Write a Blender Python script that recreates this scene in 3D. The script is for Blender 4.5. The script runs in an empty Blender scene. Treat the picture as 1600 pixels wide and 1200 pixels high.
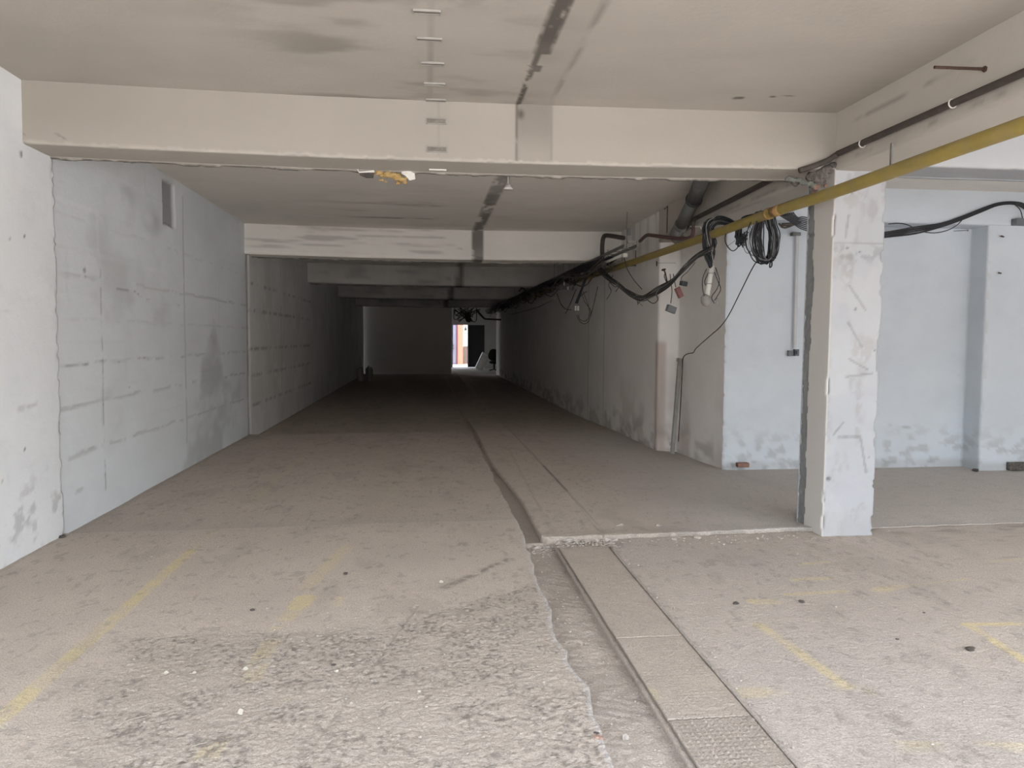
import bpy, bmesh, math, random
import numpy as np
from mathutils import Vector, Matrix
C = bpy.context.scene.collection
random.seed(7)

# ------------------------------------------------------------------ camera
F, YAW, PIT, ROL, CH = 1200.0, .1116, .059, .006, 1.6
fw = Vector((math.sin(YAW)*math.cos(PIT), math.cos(YAW)*math.cos(PIT), -math.sin(PIT)))
rt = Vector((math.cos(YAW), -math.sin(YAW), 0)); up = rt.cross(fw)
rt2 = rt*math.cos(ROL) + up*math.sin(ROL); up2 = up*math.cos(ROL) - rt*math.sin(ROL)
camd = bpy.data.cameras.new('camera'); cam = bpy.data.objects.new('camera', camd); C.objects.link(cam)
camd.sensor_width = 36; camd.sensor_fit = 'HORIZONTAL'; camd.lens = 36*F/1600; camd.clip_start = .05; camd.clip_end = 300
m = Matrix((rt2, up2, -fw)).transposed().to_4x4(); m.translation = (0, 0, CH); cam.matrix_world = m
bpy.context.scene.camera = cam

def P(px, py, X=None, Y=None, Z=None):
    """surveyed point: where the sight line through a pixel meets a known wall / floor / hanging plane"""
    d = fw*F + rt2*(px-800) - up2*(py-600)
    t = X/d.x if X is not None else (Y/d.y if Y is not None else (Z-CH)/d.z)
    return Vector((0, 0, CH)) + d*t

# ------------------------------------------------------------------ world, sun, exposure
w = bpy.data.worlds.new('sky'); bpy.context.scene.world = w; w.use_nodes = True
nt = w.node_tree; nt.nodes.clear()
tc = nt.nodes.new('ShaderNodeTexCoord'); sx = nt.nodes.new('ShaderNodeSeparateXYZ')
cr = nt.nodes.new('ShaderNodeValToRGB'); bg = nt.nodes.new('ShaderNodeBackground'); ow = nt.nodes.new('ShaderNodeOutputWorld')
nt.links.new(tc.outputs['Generated'], sx.inputs[0]); nt.links.new(sx.outputs['Z'], cr.inputs[0])
nt.links.new(cr.outputs[0], bg.inputs[0]); nt.links.new(bg.outputs[0], ow.inputs[0])
cr.color_ramp.elements[0].position = 0.10; cr.color_ramp.elements[0].color = (.20, .20, .19, 1)   # low sky darkened to cut frontal light, as far trees and houses would
e_ = cr.color_ramp.elements.new(.22); e_.color = (.86, .93, 1.0, 1)
cr.color_ramp.elements[-1].position = .8; cr.color_ramp.elements[-1].color = (.66, .78, 1.0, 1)
bg.inputs[1].default_value = 2.1
sd = bpy.data.lights.new('sun', 'SUN'); sun = bpy.data.objects.new('sun', sd); C.objects.link(sun)
sd.energy = 5.5; sd.angle = .01; sd.color = (1, .95, .87)
sun.rotation_euler = Vector((-.45, .15, -.85)).to_track_quat('-Z', 'Y').to_euler()
vs = bpy.context.scene.view_settings
vs.view_transform = 'Standard'; vs.look = 'None'; vs.gamma = 1; vs.exposure = 2.22; vs.use_curve_mapping = False
cy = bpy.context.scene.cycles
cy.max_bounces = 12; cy.diffuse_bounces = 8; cy.use_denoising = True

# ------------------------------------------------------------------ noise
def _h(ix, iy, s):
    v = np.sin(ix*127.1 + iy*311.7 + s*74.7)*43758.5453
    return v - np.floor(v)
def vn(x, y, s=0):
    ix = np.floor(x); iy = np.floor(y); fx = x-ix; fy = y-iy
    fx = fx*fx*(3-2*fx); fy = fy*fy*(3-2*fy)
    a = _h(ix, iy, s); b = _h(ix+1, iy, s); c = _h(ix, iy+1, s); d = _h(ix+1, iy+1, s)
    return a + (b-a)*fx + (c-a)*fy + (a-b-c+d)*fx*fy
def fbm(x, y, s=0, o=4):
    t = 0; a = .5; n = 0
    for k in range(o):
        t = t + a*vn(x*2**k, y*2**k, s+k*5); n += a; a *= .5
    return t/n
def ss(a, b, x): t = np.clip((x-a)/(b-a), 0, 1); return t*t*(3-2*t)
def seg(x, y, ax, ay, bx, by):
    dx, dy = bx-ax, by-ay; L = dx*dx+dy*dy+1e-9
    t = np.clip(((x-ax)*dx+(y-ay)*dy)/L, 0, 1)
    return np.hypot(x-ax-t*dx, y-ay-t*dy)

# ------------------------------------------------------------------ materials
def mat(name, col, rough=.8, var=.25, scale=4, bump=.15, bscale=40, metal=0, attr=False, dirt=(.05, .045, .04), paint=(.55, .46, .22),
        bare=(.2, .19, .18), dark=None, stain=None, emis=None, bdist=.01, spec=.3, speck=None):
    m = bpy.data.materials.new(name); m.use_nodes = True; t = m.node_tree; N = t.nodes; L = t.links; b = N['Principled BSDF']
    b.inputs['Roughness'].default_value = rough; b.inputs['Metallic'].default_value = metal
    b.inputs['Specular IOR Level'].default_value = spec
    co = N.new('ShaderNodeTexCoord')
    n1 = N.new('ShaderNodeTexNoise'); n1.inputs['Scale'].default_value = scale; n1.inputs['Detail'].default_value = 6; n1.inputs['Roughness'].default_value = .65
    L.new(co.outputs['Object'], n1.inputs['Vector'])
    rp = N.new('ShaderNodeValToRGB'); rp.color_ramp.elements[0].position = .32; rp.color_ramp.elements[1].position = .68
    dk = dark or [c*(1-var) for c in col]
    rp.color_ramp.elements[0].color = (*dk, 1); rp.color_ramp.elements[1].color = (*col, 1)
    L.new(n1.outputs['Fac'], rp.inputs[0]); out = rp.outputs[0]
    def mix(fac, a, bcol):
        x = N.new('ShaderNodeMix'); x.data_type = 'RGBA'; L.new(fac, x.inputs['Factor']); L.new(a, x.inputs['A'])
        if isinstance(bcol, tuple): x.inputs['B'].default_value = (*bcol, 1)
        else: L.new(bcol, x.inputs['B'])
        return x.outputs['Result']
    if stain:
        n2 = N.new('ShaderNodeTexNoise'); n2.inputs['Scale'].default_value = stain[1]; n2.inputs['Detail'].default_value = 8; n2.inputs['Roughness'].default_value = .7
        mp = N.new('ShaderNodeMapping'); mp.inputs['Scale'].default_value = stain[2]; L.new(co.outputs['Object'], mp.inputs[0]); L.new(mp.outputs[0], n2.inputs['Vector'])
        r2 = N.new('ShaderNodeValToRGB'); r2.color_ramp.elements[0].position = stain[3]; r2.color_ramp.elements[1].position = stain[4]
        r2.color_ramp.elements[1].color = (stain[5],)*3+(1,)
        L.new(n2.outputs['Fac'], r2.inputs[0]); out = mix(r2.outputs[0], out, stain[0])
    if attr:
        a = N.new('ShaderNodeAttribute'); a.attribute_name = 'mk'
        s = N.new('ShaderNodeSeparateColor'); L.new(a.outputs['Color'], s.inputs[0])
        out = mix(s.outputs[2], out, bare); out = mix(s.outputs[1], out, paint); out = mix(s.outputs[0], out, dirt)
        x = N.new('ShaderNodeMix'); x.data_type = 'RGBA'; x.blend_type = 'MIX'; L.new(a.outputs['Alpha'], x.inputs['Factor']); L.new(out, x.inputs['A'])
        x.inputs['B'].default_value = (*attr, 1) if isinstance(attr, tuple) else (.7, .68, .63, 1); out = x.outputs['Result']
    if speck:
        n4 = N.new('ShaderNodeTexNoise'); n4.inputs['Scale'].default_value = speck[0]; n4.inputs['Detail'].default_value = 3; n4.inputs['Roughness'].default_value = .8
        L.new(co.outputs['Object'], n4.inputs['Vector']); r4 = N.new('ShaderNodeValToRGB')
        r4.color_ramp.elements[0].position = .30; r4.color_ramp.elements[0].color = (speck[1],)*3+(1,); r4.color_ramp.elements[1].position = .70; r4.color_ramp.elements[1].color = (speck[2],)*3+(1,)
        L.new(n4.outputs['Fac'], r4.inputs[0]); x4 = N.new('ShaderNodeMix'); x4.data_type = 'RGBA'; x4.blend_type = 'MULTIPLY'; x4.inputs['Factor'].default_value = 1
        L.new(out, x4.inputs['A']); L.new(r4.outputs[0], x4.inputs['B']); out = x4.outputs['Result']
    L.new(out, b.inputs['Base Color'])
    if bump:
        n3 = N.new('ShaderNodeTexNoise'); n3.inputs['Scale'].default_value = bscale; n3.inputs['Detail'].default_value = 5; n3.inputs['Roughness'].default_value = .7
        L.new(co.outputs['Object'], n3.inputs['Vector'])
        bp = N.new('ShaderNodeBump'); bp.inputs['Strength'].default_value = bump; bp.inputs['Distance'].default_value = bdist
        L.new(n3.outputs['Fac'], bp.inputs['Height']); L.new(bp.outputs[0], b.inputs['Normal'])
    if emis:
        b.inputs['Emission Color'].default_value = (*emis[0], 1); b.inputs['Emission Strength'].default_value = emis[1]
    return m
M = {}
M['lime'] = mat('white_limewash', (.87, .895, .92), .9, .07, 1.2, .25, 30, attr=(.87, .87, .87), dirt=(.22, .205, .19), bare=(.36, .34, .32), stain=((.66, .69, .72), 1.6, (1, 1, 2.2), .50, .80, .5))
M['limeb'] = mat('skylit_limewash', (.61, .655, .70), .9, .07, 1.0, .25, 30, attr=(.62, .67, .72), dirt=(.25, .24, .23), bare=(.40, .40, .40), stain=((.49, .53, .58), 1.2, (1, 1, 1.6), .45, .80, .55))  # blue of the sky light put into the wall colour
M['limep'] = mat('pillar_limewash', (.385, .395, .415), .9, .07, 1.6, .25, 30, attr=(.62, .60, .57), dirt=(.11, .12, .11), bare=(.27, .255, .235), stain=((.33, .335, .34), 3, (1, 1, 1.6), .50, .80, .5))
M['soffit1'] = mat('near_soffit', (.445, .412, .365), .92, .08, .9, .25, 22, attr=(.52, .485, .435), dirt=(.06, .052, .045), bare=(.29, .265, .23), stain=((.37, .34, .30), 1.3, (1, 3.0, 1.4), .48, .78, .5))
M['lime2'] = mat('grey_limewash', (.80, .84, .875), .9, .06, .9, .3, 26, attr=(.75, .78, .80), dirt=(.15, .14, .13), bare=(.27, .27, .27), stain=((.68, .715, .75), 1.1, (1, 1, 2.0), .42, .80, .6))
M['lime3'] = mat('dirty_limewash', (.86, .865, .86), .9, .15, 1.1, .3, 26, attr=(.6, .58, .55), dirt=(.10, .09, .08), bare=(.25, .24, .23), stain=((.70, .69, .66), 1.2, (1, 1, 1.6), .40, .78, .6))
M['dimmed'] = mat('dimmed_plaster', (.50, .475, .44), .9, .3, 1.1, .3, 26, attr=(.55, .52, .48), dirt=(.09, .08, .07), bare=(.42, .40, .37))  # darker plaster copy, standing in for dim light deep in the corridor
M['corr'] = mat('smoked_plaster', (.86, .83, .805), .9, .10, 1.0, .2, 26, attr=(.76, .73, .70), dirt=(.20, .175, .155), bare=(.50, .41, .37), stain=((.76, .73, .70), 1.3, (1, 1, 1.2), .45, .80, .5))
M['soffit'] = mat('dusty_soffit', (.77, .735, .68), .92, .08, .9, .25, 22, attr=(.78, .755, .72), dirt=(.085, .075, .065), bare=(.48, .45, .42), stain=((.63, .60, .55), 1.3, (1, 3.0, 1.4), .48, .78, .5))
M['floor'] = mat('worn_concrete', (.59, .51, .435), .93, .10, 1.5, .8, 38, attr=(.57, .545, .53), dirt=(.21, .185, .16), paint=(.66, .55, .31), bare=(.47, .42, .38), stain=((.51, .445, .385), 5, (1, 1, 1), .42, .72, .55), bdist=.014, speck=(120, .62, 1.16))
M['plate'] = mat('dusty_steel', (.50, .43, .365), .85, .10, 9, .7, 90, attr=True, dirt=(.60, .53, .48), paint=(.64, .54, .33), bare=(.16, .145, .13), speck=(130, .62, 1.12))
M['yellow'] = mat('yellow_gas_paint', (.34, .26, .075), .55, .2, 5, .1, 60, stain=((.29, .23, .12), 4, (1, 1, 1), .45, .68, .75))
M['yrust'] = mat('rusted_yellow_paint', (.55, .36, .12), .7, .4, 30, .3, 90, dark=(.25, .13, .07))
M['black'] = mat('black_pipe_paint', (.075, .062, .055), .7, .3, 12, .2, 80)
M['red'] = mat('red_oxide_paint', (.11, .062, .06), .7, .3, 14, .2, 80)
M['greyp'] = mat('grey_plastic_pipe', (.135, .135, .13), .5, .2, 6, .05, 60, stain=((.3, .28, .26), 4, (1, 1, 1), .55, .8, .6))
M['cable'] = mat('black_cable_sheath', (.035, .036, .04), .6, .3, 20, 0)
M['cable2'] = mat('grey_cable_sheath', (.20, .20, .205), .6, .3, 20, 0)
M['cable3'] = mat('pale_cable_sheath', (.42, .40, .37), .6, .3, 20, 0)
M['cabled'] = mat('dusty_cable_sheath', (.13, .115, .10), .8, .3, 20, 0)
M['white'] = mat('white_plastic', (.74, .72, .67), .5, .15, 12, .05, 60, stain=((.45, .40, .33), 12, (1, 1, 1), .55, .75, .6))
M['greybox'] = mat('grey_plastic', (.17, .18, .19), .5, .15, 14, .05, 60)
M['dgrey'] = mat('dark_grey_plastic', (.045, .048, .055), .5, .15, 14, .05, 60)
M['redpl'] = mat('dusty_red_plastic', (.27, .13, .12), .6, .3, 40, .05, 60)
M['rust'] = mat('rusty_iron', (.085, .05, .04), .85, .4, 40, .4, 120)
M['steel'] = mat('dusty_galvanised_steel', (.22, .21, .20), .6, .3, 9, .2, 60, metal=.3)
M['foam'] = mat('yellow_foam', (.62, .45, .20), .95, .3, 25, .9, 60, dark=(.45, .28, .10), bdist=.02)
M['gfoam'] = mat('greenish_foam', (.27, .285, .25), .95, .4, 30, .9, 60, dark=(.10, .10, .09), bdist=.02)
M['mortar'] = mat('crumbling_mortar', (.22, .195, .175), .95, .5, 30, .9, 60, dark=(.05, .045, .04), bdist=.02)
M['pink'] = mat('pinkish_brick', (.38, .25, .20), .95, .3, 30, .6, 60)
M['brick'] = mat('broken_brick', (.30, .17, .13), .95, .3, 30, .6, 60)
M['chan'] = mat('dusty_plastic_trunking', (.36, .345, .32), .45, .25, 10, .05, 40)
M['mid'] = mat('rust_stained_steel', (.26, .235, .205), .9, .5, 20, .3, 60)
M['conduit'] = mat('pale_grey_conduit', (.56, .57, .57), .5, .1, 10, .05, 40)
M['leaf'] = mat('pale_dry_flake', (.50, .46, .38), .8, .2, 40, 0)
M['grit'] = mat('grit', (.50, .445, .395), .95, .45, 60, .5, 100)
M['dstone'] = mat('dark_stone', (.10, .085, .075), .95, .35, 30, .5, 100)
M['chair'] = mat('black_upholstery', (.018, .017, .017), .9, .3, 20, .2, 80)
M['doorb'] = mat('black_door_paint', (.018, .017, .019), .6, .2, 4, .1, 40)
M['far_room'] = mat('far_plaster', (.30, .295, .29), .9, .15, 1.5, .2, 26, stain=((.25, .24, .24), 2.5, (1, 1, .2), .45, .7, .6))
M['orange'] = mat('orange_red_render', (.42, .13, .085), .9, .12, 3, .1, 40)
M['cream'] = mat('cream_render', (.72, .60, .47), .9, .1, 3, .1, 40)
M['bluewh'] = mat('pale_lilac_render', (.20, .185, .235), .9, .1, 3, .1, 40)
M['maroon'] = mat('maroon_frame_paint', (.06, .012, .015), .6, .2, 8, .1, 40)
M['brown'] = mat('brown_panel', (.09, .06, .05), .8, .3, 3, .1, 40)
M['yard'] = mat('sunlit_yard_concrete', (.46, .435, .41), .95, .2, .5, .2, 20)
M['blk'] = mat('black_lamp_housing', (.02, .02, .02), .5, .2, 8, 0)
M['fabric'] = mat('pale_panel_laminate', (.62, .63, .65), .35, .12, 8, .05, 40)

# ------------------------------------------------------------------ object helpers
def link(me, name, material, parent=None, smooth=False):
    if material: me.materials.append(material)
    o = bpy.data.objects.new(name, me); C.objects.link(o)
    if parent is not None:
        o.parent = parent
        wl = Vector(parent['_o'])
        me.transform(Matrix.Translation(-wl)); o['_o'] = tuple(wl)
    else: o['_o'] = (0, 0, 0)
    if smooth: me.polygons.foreach_set('use_smooth', [True]*len(me.polygons))
    return o
def thing(name, label, cat, loc, group=None):
    o = bpy.data.objects.new(name, None); C.objects.link(o); o.location = loc; o['_o'] = tuple(loc)
    o.empty_display_size = .1
    return tag(o, label, cat, group)
def tag(o, label, cat, group=None):
    o['label'] = label; o['category'] = cat
    if group: o['group'] = group
    return o
def single(o, label, cat, group=None):
    """a one-mesh thing: origin moved to its base"""
    me = o.data; co = np.zeros(len(me.vertices)*3); me.vertices.foreach_get('co', co); co = co.reshape(-1, 3)
    b = Vector(((co[:, 0].min()+co[:, 0].max())/2, (co[:, 1].min()+co[:, 1].max())/2, co[:, 2].min()))
    me.transform(Matrix.Translation(-b)); o.location = b; o['_o'] = tuple(b)
    return tag(o, label, cat, group)
def struct(o): o['kind'] = 'structure'; return o

def grid_mesh(name, co, cols=None, flip=False, close=False):
    nu, nv = co.shape[:2]; v = co.reshape(-1, 3)
    i = np.arange(nu*nv).reshape(nu, nv)
    if close: i = np.vstack([i, i[:1]])
    a, b, c, d = i[:-1, :-1].ravel(), i[1:, :-1].ravel(), i[1:, 1:].ravel(), i[:-1, 1:].ravel()
    q = np.stack([a, d, c, b] if flip else [a, b, c, d], 1).astype(np.int32)
    me = bpy.data.meshes.new(name); me.vertices.add(len(v)); me.vertices.foreach_set('co', v.astype(np.float32).ravel())
    me.loops.add(q.size); me.loops.foreach_set('vertex_index', q.ravel())
    me.polygons.add(len(q)); me.polygons.foreach_set('loop_start', np.arange(0, q.size, 4, dtype=np.int32))
    me.update(calc_edges=True)
    if cols is not None:
        at = me.color_attributes.new('mk', 'FLOAT_COLOR', 'POINT'); at.data.foreach_set('color', cols.reshape(-1, 4).astype(np.float32).ravel())
    return me
def mk(shape, r=0, g=0, b=0, a=0):
    o = np.zeros(shape+(4,)); o[..., 0] = r; o[..., 1] = g; o[..., 2] = b; o[..., 3] = a
    return np.clip(o, 0, 1)
def sweep(name, path, d, L, sp, sdir, material, fn=None, flip=False, parent=None, smooth=True, closed=False):
    """polyline path (list of 3D pts) swept along d by L. fn(co, nrm, s, t) -> (disp, mk)"""
    pts = []; nr = []; arc = []; s0 = 0; d = np.array(d, float); d /= np.linalg.norm(d)
    for a, b in zip(path[:-1], path[1:]):
        a = np.array(a, float); b = np.array(b, float); l = np.linalg.norm(b-a); n = max(1, int(round(l/sp)))
        nn = np.cross((b-a)/l, d)*(1 if flip else -1)
        for k in range(n+1):
            if k == 0 and pts: nr[-1] = nr[-1]+nn; continue
            pts.append(a+(b-a)*k/n); nr.append(nn); arc.append(s0+l*k/n)
        s0 += l
    pts = np.array(pts); nr = np.array(nr); nr /= np.linalg.norm(nr, axis=1)[:, None]; arc = np.array(arc)
    if isinstance(sdir, (int, float)): t = np.linspace(0, L, max(2, int(round(L/sdir))+1))
    else: t = np.array(sdir)
    co = pts[:, None, :] + t[None, :, None]*d; n3 = np.broadcast_to(nr[:, None, :], co.shape)
    S = np.broadcast_to(arc[:, None], co.shape[:2]); T = np.broadcast_to(t[None, :], co.shape[:2])
    cols = mk(co.shape[:2])
    if fn:
        dd, cols = fn(co, n3, S, T)
        co = co + (n3*dd[..., None] if dd.ndim == 2 else dd)
    return link(grid_mesh(name, co, cols, flip), name, material, parent, smooth)

class MB:
    def __init__(s): s.v = []; s.f = []
    def add(s, v, f): n = len(s.v); s.v += [tuple(x) for x in v]; s.f += [[i+n for i in q] for q in f]; return s
    def box(s, c, size, R=None, bev=0):
        x, y, z = [k/2 for k in size]
        if bev:
            bm = bmesh.new(); bmesh.ops.create_cube(bm, size=1)
            for v in bm.verts: v.co = Vector((v.co.x*size[0], v.co.y*size[1], v.co.z*size[2]))
            bmesh.ops.bevel(bm, geom=bm.edges[:], offset=bev, segments=2, affect='EDGES', profile=.5)
            V = [v.co.copy() for v in bm.verts]; Fs = [[v.index for v in f.verts] for f in bm.faces]; bm.free()
        else:
            V = [Vector((i*x, j*y, k*z)) for i in (-1, 1) for j in (-1, 1) for k in (-1, 1)]
            Fs = [[0, 1, 3, 2], [4, 6, 7, 5], [0, 4, 5, 1], [2, 3, 7, 6], [0, 2, 6, 4], [1, 5, 7, 3]]
        if R is not None: V = [R @ v for v in V]
        return s.add([v+Vector(c) for v in V], Fs)
    def tube(s, pts, r, n=8, smooth=3, cap=True):
        pts = [Vector(p) for p in pts]
        if smooth and len(pts) > 2: pts = crom(pts, smooth)
        rs = r if isinstance(r, (list, tuple)) else [r]*len(pts)
        if len(rs) != len(pts): rs = [rs[min(len(rs)-1, int(i*len(rs)/len(pts)))] for i in range(len(pts))]
        V = []; Fs = []; u = None
        for i, p in enumerate(pts):
            t = (pts[min(i+1, len(pts)-1)]-pts[max(i-1, 0)]); t = t.normalized() if t.length > 1e-9 else Vector((0, 0, 1))
            if u is None: u = t.orthogonal().normalized()
            u = (u - t*u.dot(t)); u = u.normalized() if u.length > 1e-6 else t.orthogonal().normalized(); w_ = t.cross(u)
            V += [p+(u*math.cos(2*math.pi*k/n)+w_*math.sin(2*math.pi*k/n))*rs[i] for k in range(n)]
        for i in range(len(pts)-1):
            for k in range(n): Fs.append([i*n+k, i*n+(k+1) % n, (i+1)*n+(k+1) % n, (i+1)*n+k])
        if cap: Fs += [list(range(n))[::-1], [(len(pts)-1)*n+k for k in range(n)]]
        return s.add(V, Fs)
    def rock(s, c, size, seed=0, sub=2, amt=.3):
        bm = bmesh.new(); bmesh.ops.create_icosphere(bm, subdivisions=sub, radius=1); rn = random.Random(seed)
        o = Vector((rn.random()*9, rn.random()*9, rn.random()*9))
        from mathutils import noise
        for v in bm.verts:
            v.co *= 1+amt*noise.noise(v.co*1.3+o)*2
            v.co = Vector((v.co.x*size[0], v.co.y*size[1], v.co.z*size[2]))+Vector(c)
        r = s.add([v.co for v in bm.verts], [[v.index for v in f.verts] for f in bm.faces]); bm.free(); return r
    def poly(s, outline, depth):
        """outline of 3D points on a plane, extruded by vector depth"""
        n = len(outline); V = [Vector(p) for p in outline]+[Vector(p)+Vector(depth) for p in outline]
        return s.add(V, [list(range(n)), [n+k for k in range(n)][::-1]]+[[k, (k+1) % n, n+(k+1) % n, n+k][::-1] for k in range(n)])
    def build(s, name, material, parent=None, smooth=False):
        me = bpy.data.meshes.new(name); me.from_pydata(s.v, [], s.f); me.update()
        bm = bmesh.new(); bm.from_mesh(me); bmesh.ops.recalc_face_normals(bm, faces=bm.faces[:]); bm.to_mesh(me); bm.free()
        return link(me, name, material, parent, smooth)
def crom(p, k):
    q = [p[0]*2-p[1]]+p+[p[-1]*2-p[-2]]; out = []
    for i in range(1, len(q)-2):
        for j in range(k):
            t = j/k; a, b, c, d = q[i-1], q[i], q[i+1], q[i+2]
            out.append(.5*((2*b)+(c-a)*t+(2*a-5*b+4*c-d)*t*t+(3*b-a-3*c+d)*t**3))
    return out+[p[-1]]
def jit(p, a): return Vector(p)+Vector((random.uniform(-a, a), random.uniform(-a, a), random.uniform(-a, a)))

# ================================================================== STRUCTURE
XL, Y1F, Y1, Y2 = -2.91, 6.01, 6.45, 13.05
YO = -0.6     # the open edge of the hall, just in front of the camera
def sag(x): return -.038*np.clip(1-((x-.2)/3.3)**2, 0, 1)

# ---- floor
TLP = np.array([(-3, .70), (2.7, .70), (2.9, .705), (3.38, .742), (3.7, .703), (4.08, .706), (4.66, .732), (5.86, .775), (6.29, .80), (6.31, .80), (7.5, .79), (9.5, .79), (13.3, .79), (50, .79)])
TRP = np.array([(-3, 1.02), (6.29, 1.02), (6.31, .93), (7.6, .95), (9.5, .86), (11, .84), (13.3, .86), (16, .83), (50, .82)])
TPP = np.array([(-3, 1.405), (3.9, 1.41), (5.8, 1.43), (8, 1.49), (11.4, 1.48), (50, 1.48)])
def floor():
    v = np.concatenate([np.arange(-6, 2.5, .25), np.arange(2.5, 4.6, .0085), np.arange(4.6, 6.3, .016), [6.2999], [6.3001], np.arange(6.32, 8, .03), np.arange(8, 13.27, .05), [13.2999], [13.3001],
                        np.arange(13.4, 20, .15), np.arange(20, 50.1, .6)])
    V = v[:, None]
    def parts(x0, x1, n): return x0+(x1-x0)*np.linspace(0, 1, n)[None, :]
    jn = (fbm(v*5, v*0, 3)-.5)*.05
    tl = (np.interp(v, TLP[:, 0], TLP[:, 1])+jn)[:, None]; tr = np.interp(v, TRP[:, 0], TRP[:, 1])[:, None]; tp = np.interp(v, TPP[:, 0], TPP[:, 1])[:, None]
    segs = [parts(-3.2+0*V, -2.95+0*V, 3), parts(-2.95+0*V, tl, 430), parts(tl, tr, 22), parts(tr, tp, 24), parts(tp, 3.9+0*V, 200), parts(3.9+0*V, 8.5+0*V, 60)]
    ids = np.concatenate([[0]*3, [0]*430, [1]*22, [2]*24, [3]*200, [3]*60]); X = np.hstack(segs); ID = np.broadcast_to(ids[None, :], X.shape); VV = np.broadcast_to(V, X.shape)
    ye1 = np.where(ID == 0, 6.52+.04*(X+2.9), 6.05+.055*(X-.9)) + (fbm(X*7, X*0+ID, 11)-.5)*.05
    ye2 = np.where(ID == 0, 13.13+.085*(X+2.9), 13.4)+(fbm(X*5, X*0, 12)-.5)*.06*(ID == 0)
    Y = VV + np.clip(1-abs(VV-6.3)/.6, 0, 1)*(ye1-6.3) + np.clip(1-abs(VV-13.3)/.7, 0, 1)*(ye2-13.3)
    near = VV < 6.3; bay2 = (VV >= 6.3) & (VV < 13.3)
    L = ID == 0; T = ID == 1; PL = ID == 2; R = ID == 3
    Z = np.where(near, 0, np.where(bay2, -.022, -.10))*L
    Z = Z + T*np.where(near, -.085, np.where(bay2, -.055, -.09))
    Z = Z + PL*np.where(near, -.060, -.014) + R*np.where(near, -.035, -.016)
    Z = Z - (PL | R)*np.clip((VV-13)/4, 0, 1)*.085
    Z = Z - (PL | R | T)*0
    # ridge on the right part of the cross joint, drift of dirt in front of it
    Z = Z + (R | PL)*(~near)*.012*np.exp(-((VV-6.34)/.06)**2)*(.5+fbm(X*6, Y*6, 8))
    Z = np.where(R & ~near & (VV < 13), Z+(-.030-Z)*ss(3.2, 3.9, X), Z)
    # detail
    n1 = fbm(X*1.2, Y*1.2, 1)-.5; n2 = fbm(X*14, Y*14, 2)-.5; n3 = fbm(X*60, Y*60, 4, 3)-.5
    xl = -1.62+(4.3-Y)*.10
    rough = L*near*ss(-.04, .06, 4.22+.75*np.clip(X+.25, 0, 2)+.10*n2-Y)*ss(-.1, .15, X-xl+n2*.3)
    Z = Z + .010*n1 + .004*n2*np.where(near, 1, .6) + rough*(.009*n3+.004*n2-.002)
    Z = Z + near*R*.0025*n3 + T*near*(.012*n2+.010*n1+.0016*np.sin(Y*90+X*50+8*n2)*ss(.5, .65, fbm(X*3, Y*3, 21)))
    gr = seg(X, Y, -.05, 4.55, -.52, 2.7); Z = Z - L*near*.005*np.exp(-(gr/.010)**2)
    # paint
    pn = .45+.55*ss(.30, .55, fbm(X*9, Y*9, 31)); pn2 = ss(.42, .7, fbm(X*6, Y*6, 33)); g = 0*X
    def line(ax, ay, bx, by, wd, st, q=None):
        nonlocal g
        q = pn if q is None else q
        g = np.maximum(g, st*q*ss(wd/2+.012, wd/2-.012, seg(X, Y, ax, ay, bx, by)+.012*n2))
    line(-1.78, 2, -1.75, 5.9, .085, .75); line(-1.75, 5.9, -1.74, 6.5, .08, .2); line(-1.72, 7.6, -1.66, 11, .09, .22)
    line(-.60, 5.9, -.77, 4.95, .10, .4); line(-.74, 4.75, -.76, 4.6, .13, .75); line(-.76, 4.6, -.81, 4.28, .09, .45, pn2); line(-.81, 4.2, -.82, 3.45, .10, .55, pn2); line(-.82, 3.3, -.84, 2.7, .10, .5, pn2)
    line(-.52, 4.85, -.575, 4.42, .08, .4, pn2); line(-.82, 3.43, -.60, 3.42, .05, .7, pn2); line(-.40, 7.2, -.3, 10, .1, .10)
    line(1.90, 4.15, 1.98, 3.35, .07, .6); line(2.04, 4.52, 2.16, 4.50, .10, .65); line(2.3, 4.63, 2.72, 4.66, .045, .6); line(2.5, 4.92, 2.78, 4.94, .06, .5)
    line(2.72, 5.27, 2.95, 5.30, .05, .5); line(2.95, 4.66, 3.12, 4.72, .10, .5); line(3.0, 4.68, 3.7, 4.83, .04, .35); line(3.09, 4.03, 3.6, 4.0, .05, .75); line(3.11, 4.0, 3.04, 3.4, .06, .8); line(3.04, 3.4, 3.0, 2.6, .06, .5)
    line(1.42, 3.36, 2.0, 3.3, .16, .35, pn2); line(1.86, 2.82, 2.4, 2.75, .10, .35, pn2); line(4.2, 5.2, 5.2, 5.35, .05, .35)
    # dirt, darker marks and painted shade
    d = .16*ss(.60, .74, fbm(X*5, Y*2.2, 41)) + .28*ss(.66, .74, fbm(X*22, Y*14, 42, 3))
    d = np.maximum(d, .75*np.exp(-(seg(X, Y, .10, 4.85, .62, 5.5)/.035)**2)*ss(.3, .6, fbm(X*20, Y*20, 43)))
    d = np.maximum(d, rough*.62*ss(.50, .72, fbm(X*62, Y*50, 44, 3))*ss(.3,.6,fbm(X*5, Y*5, 53))+rough*.22)
    d = np.maximum(d, np.exp(-(gr/.014)**2)*.4*L*near)
    d = np.maximum(d, T*near*(.08+.25*ss(.45, .7, fbm(X*4, Y*2, 45)))+T*near*.4*ss(.05, .0, (tr-X)+.03*n2))  # last term paints the plate edge's shadow into the trench
    d = np.maximum(d, T*bay2*ss(11.5, 7.5, VV)*.5+T*(VV > 9)*.35*ss(.4, .7, fbm(X*3, Y*1.2, 46)))
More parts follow.
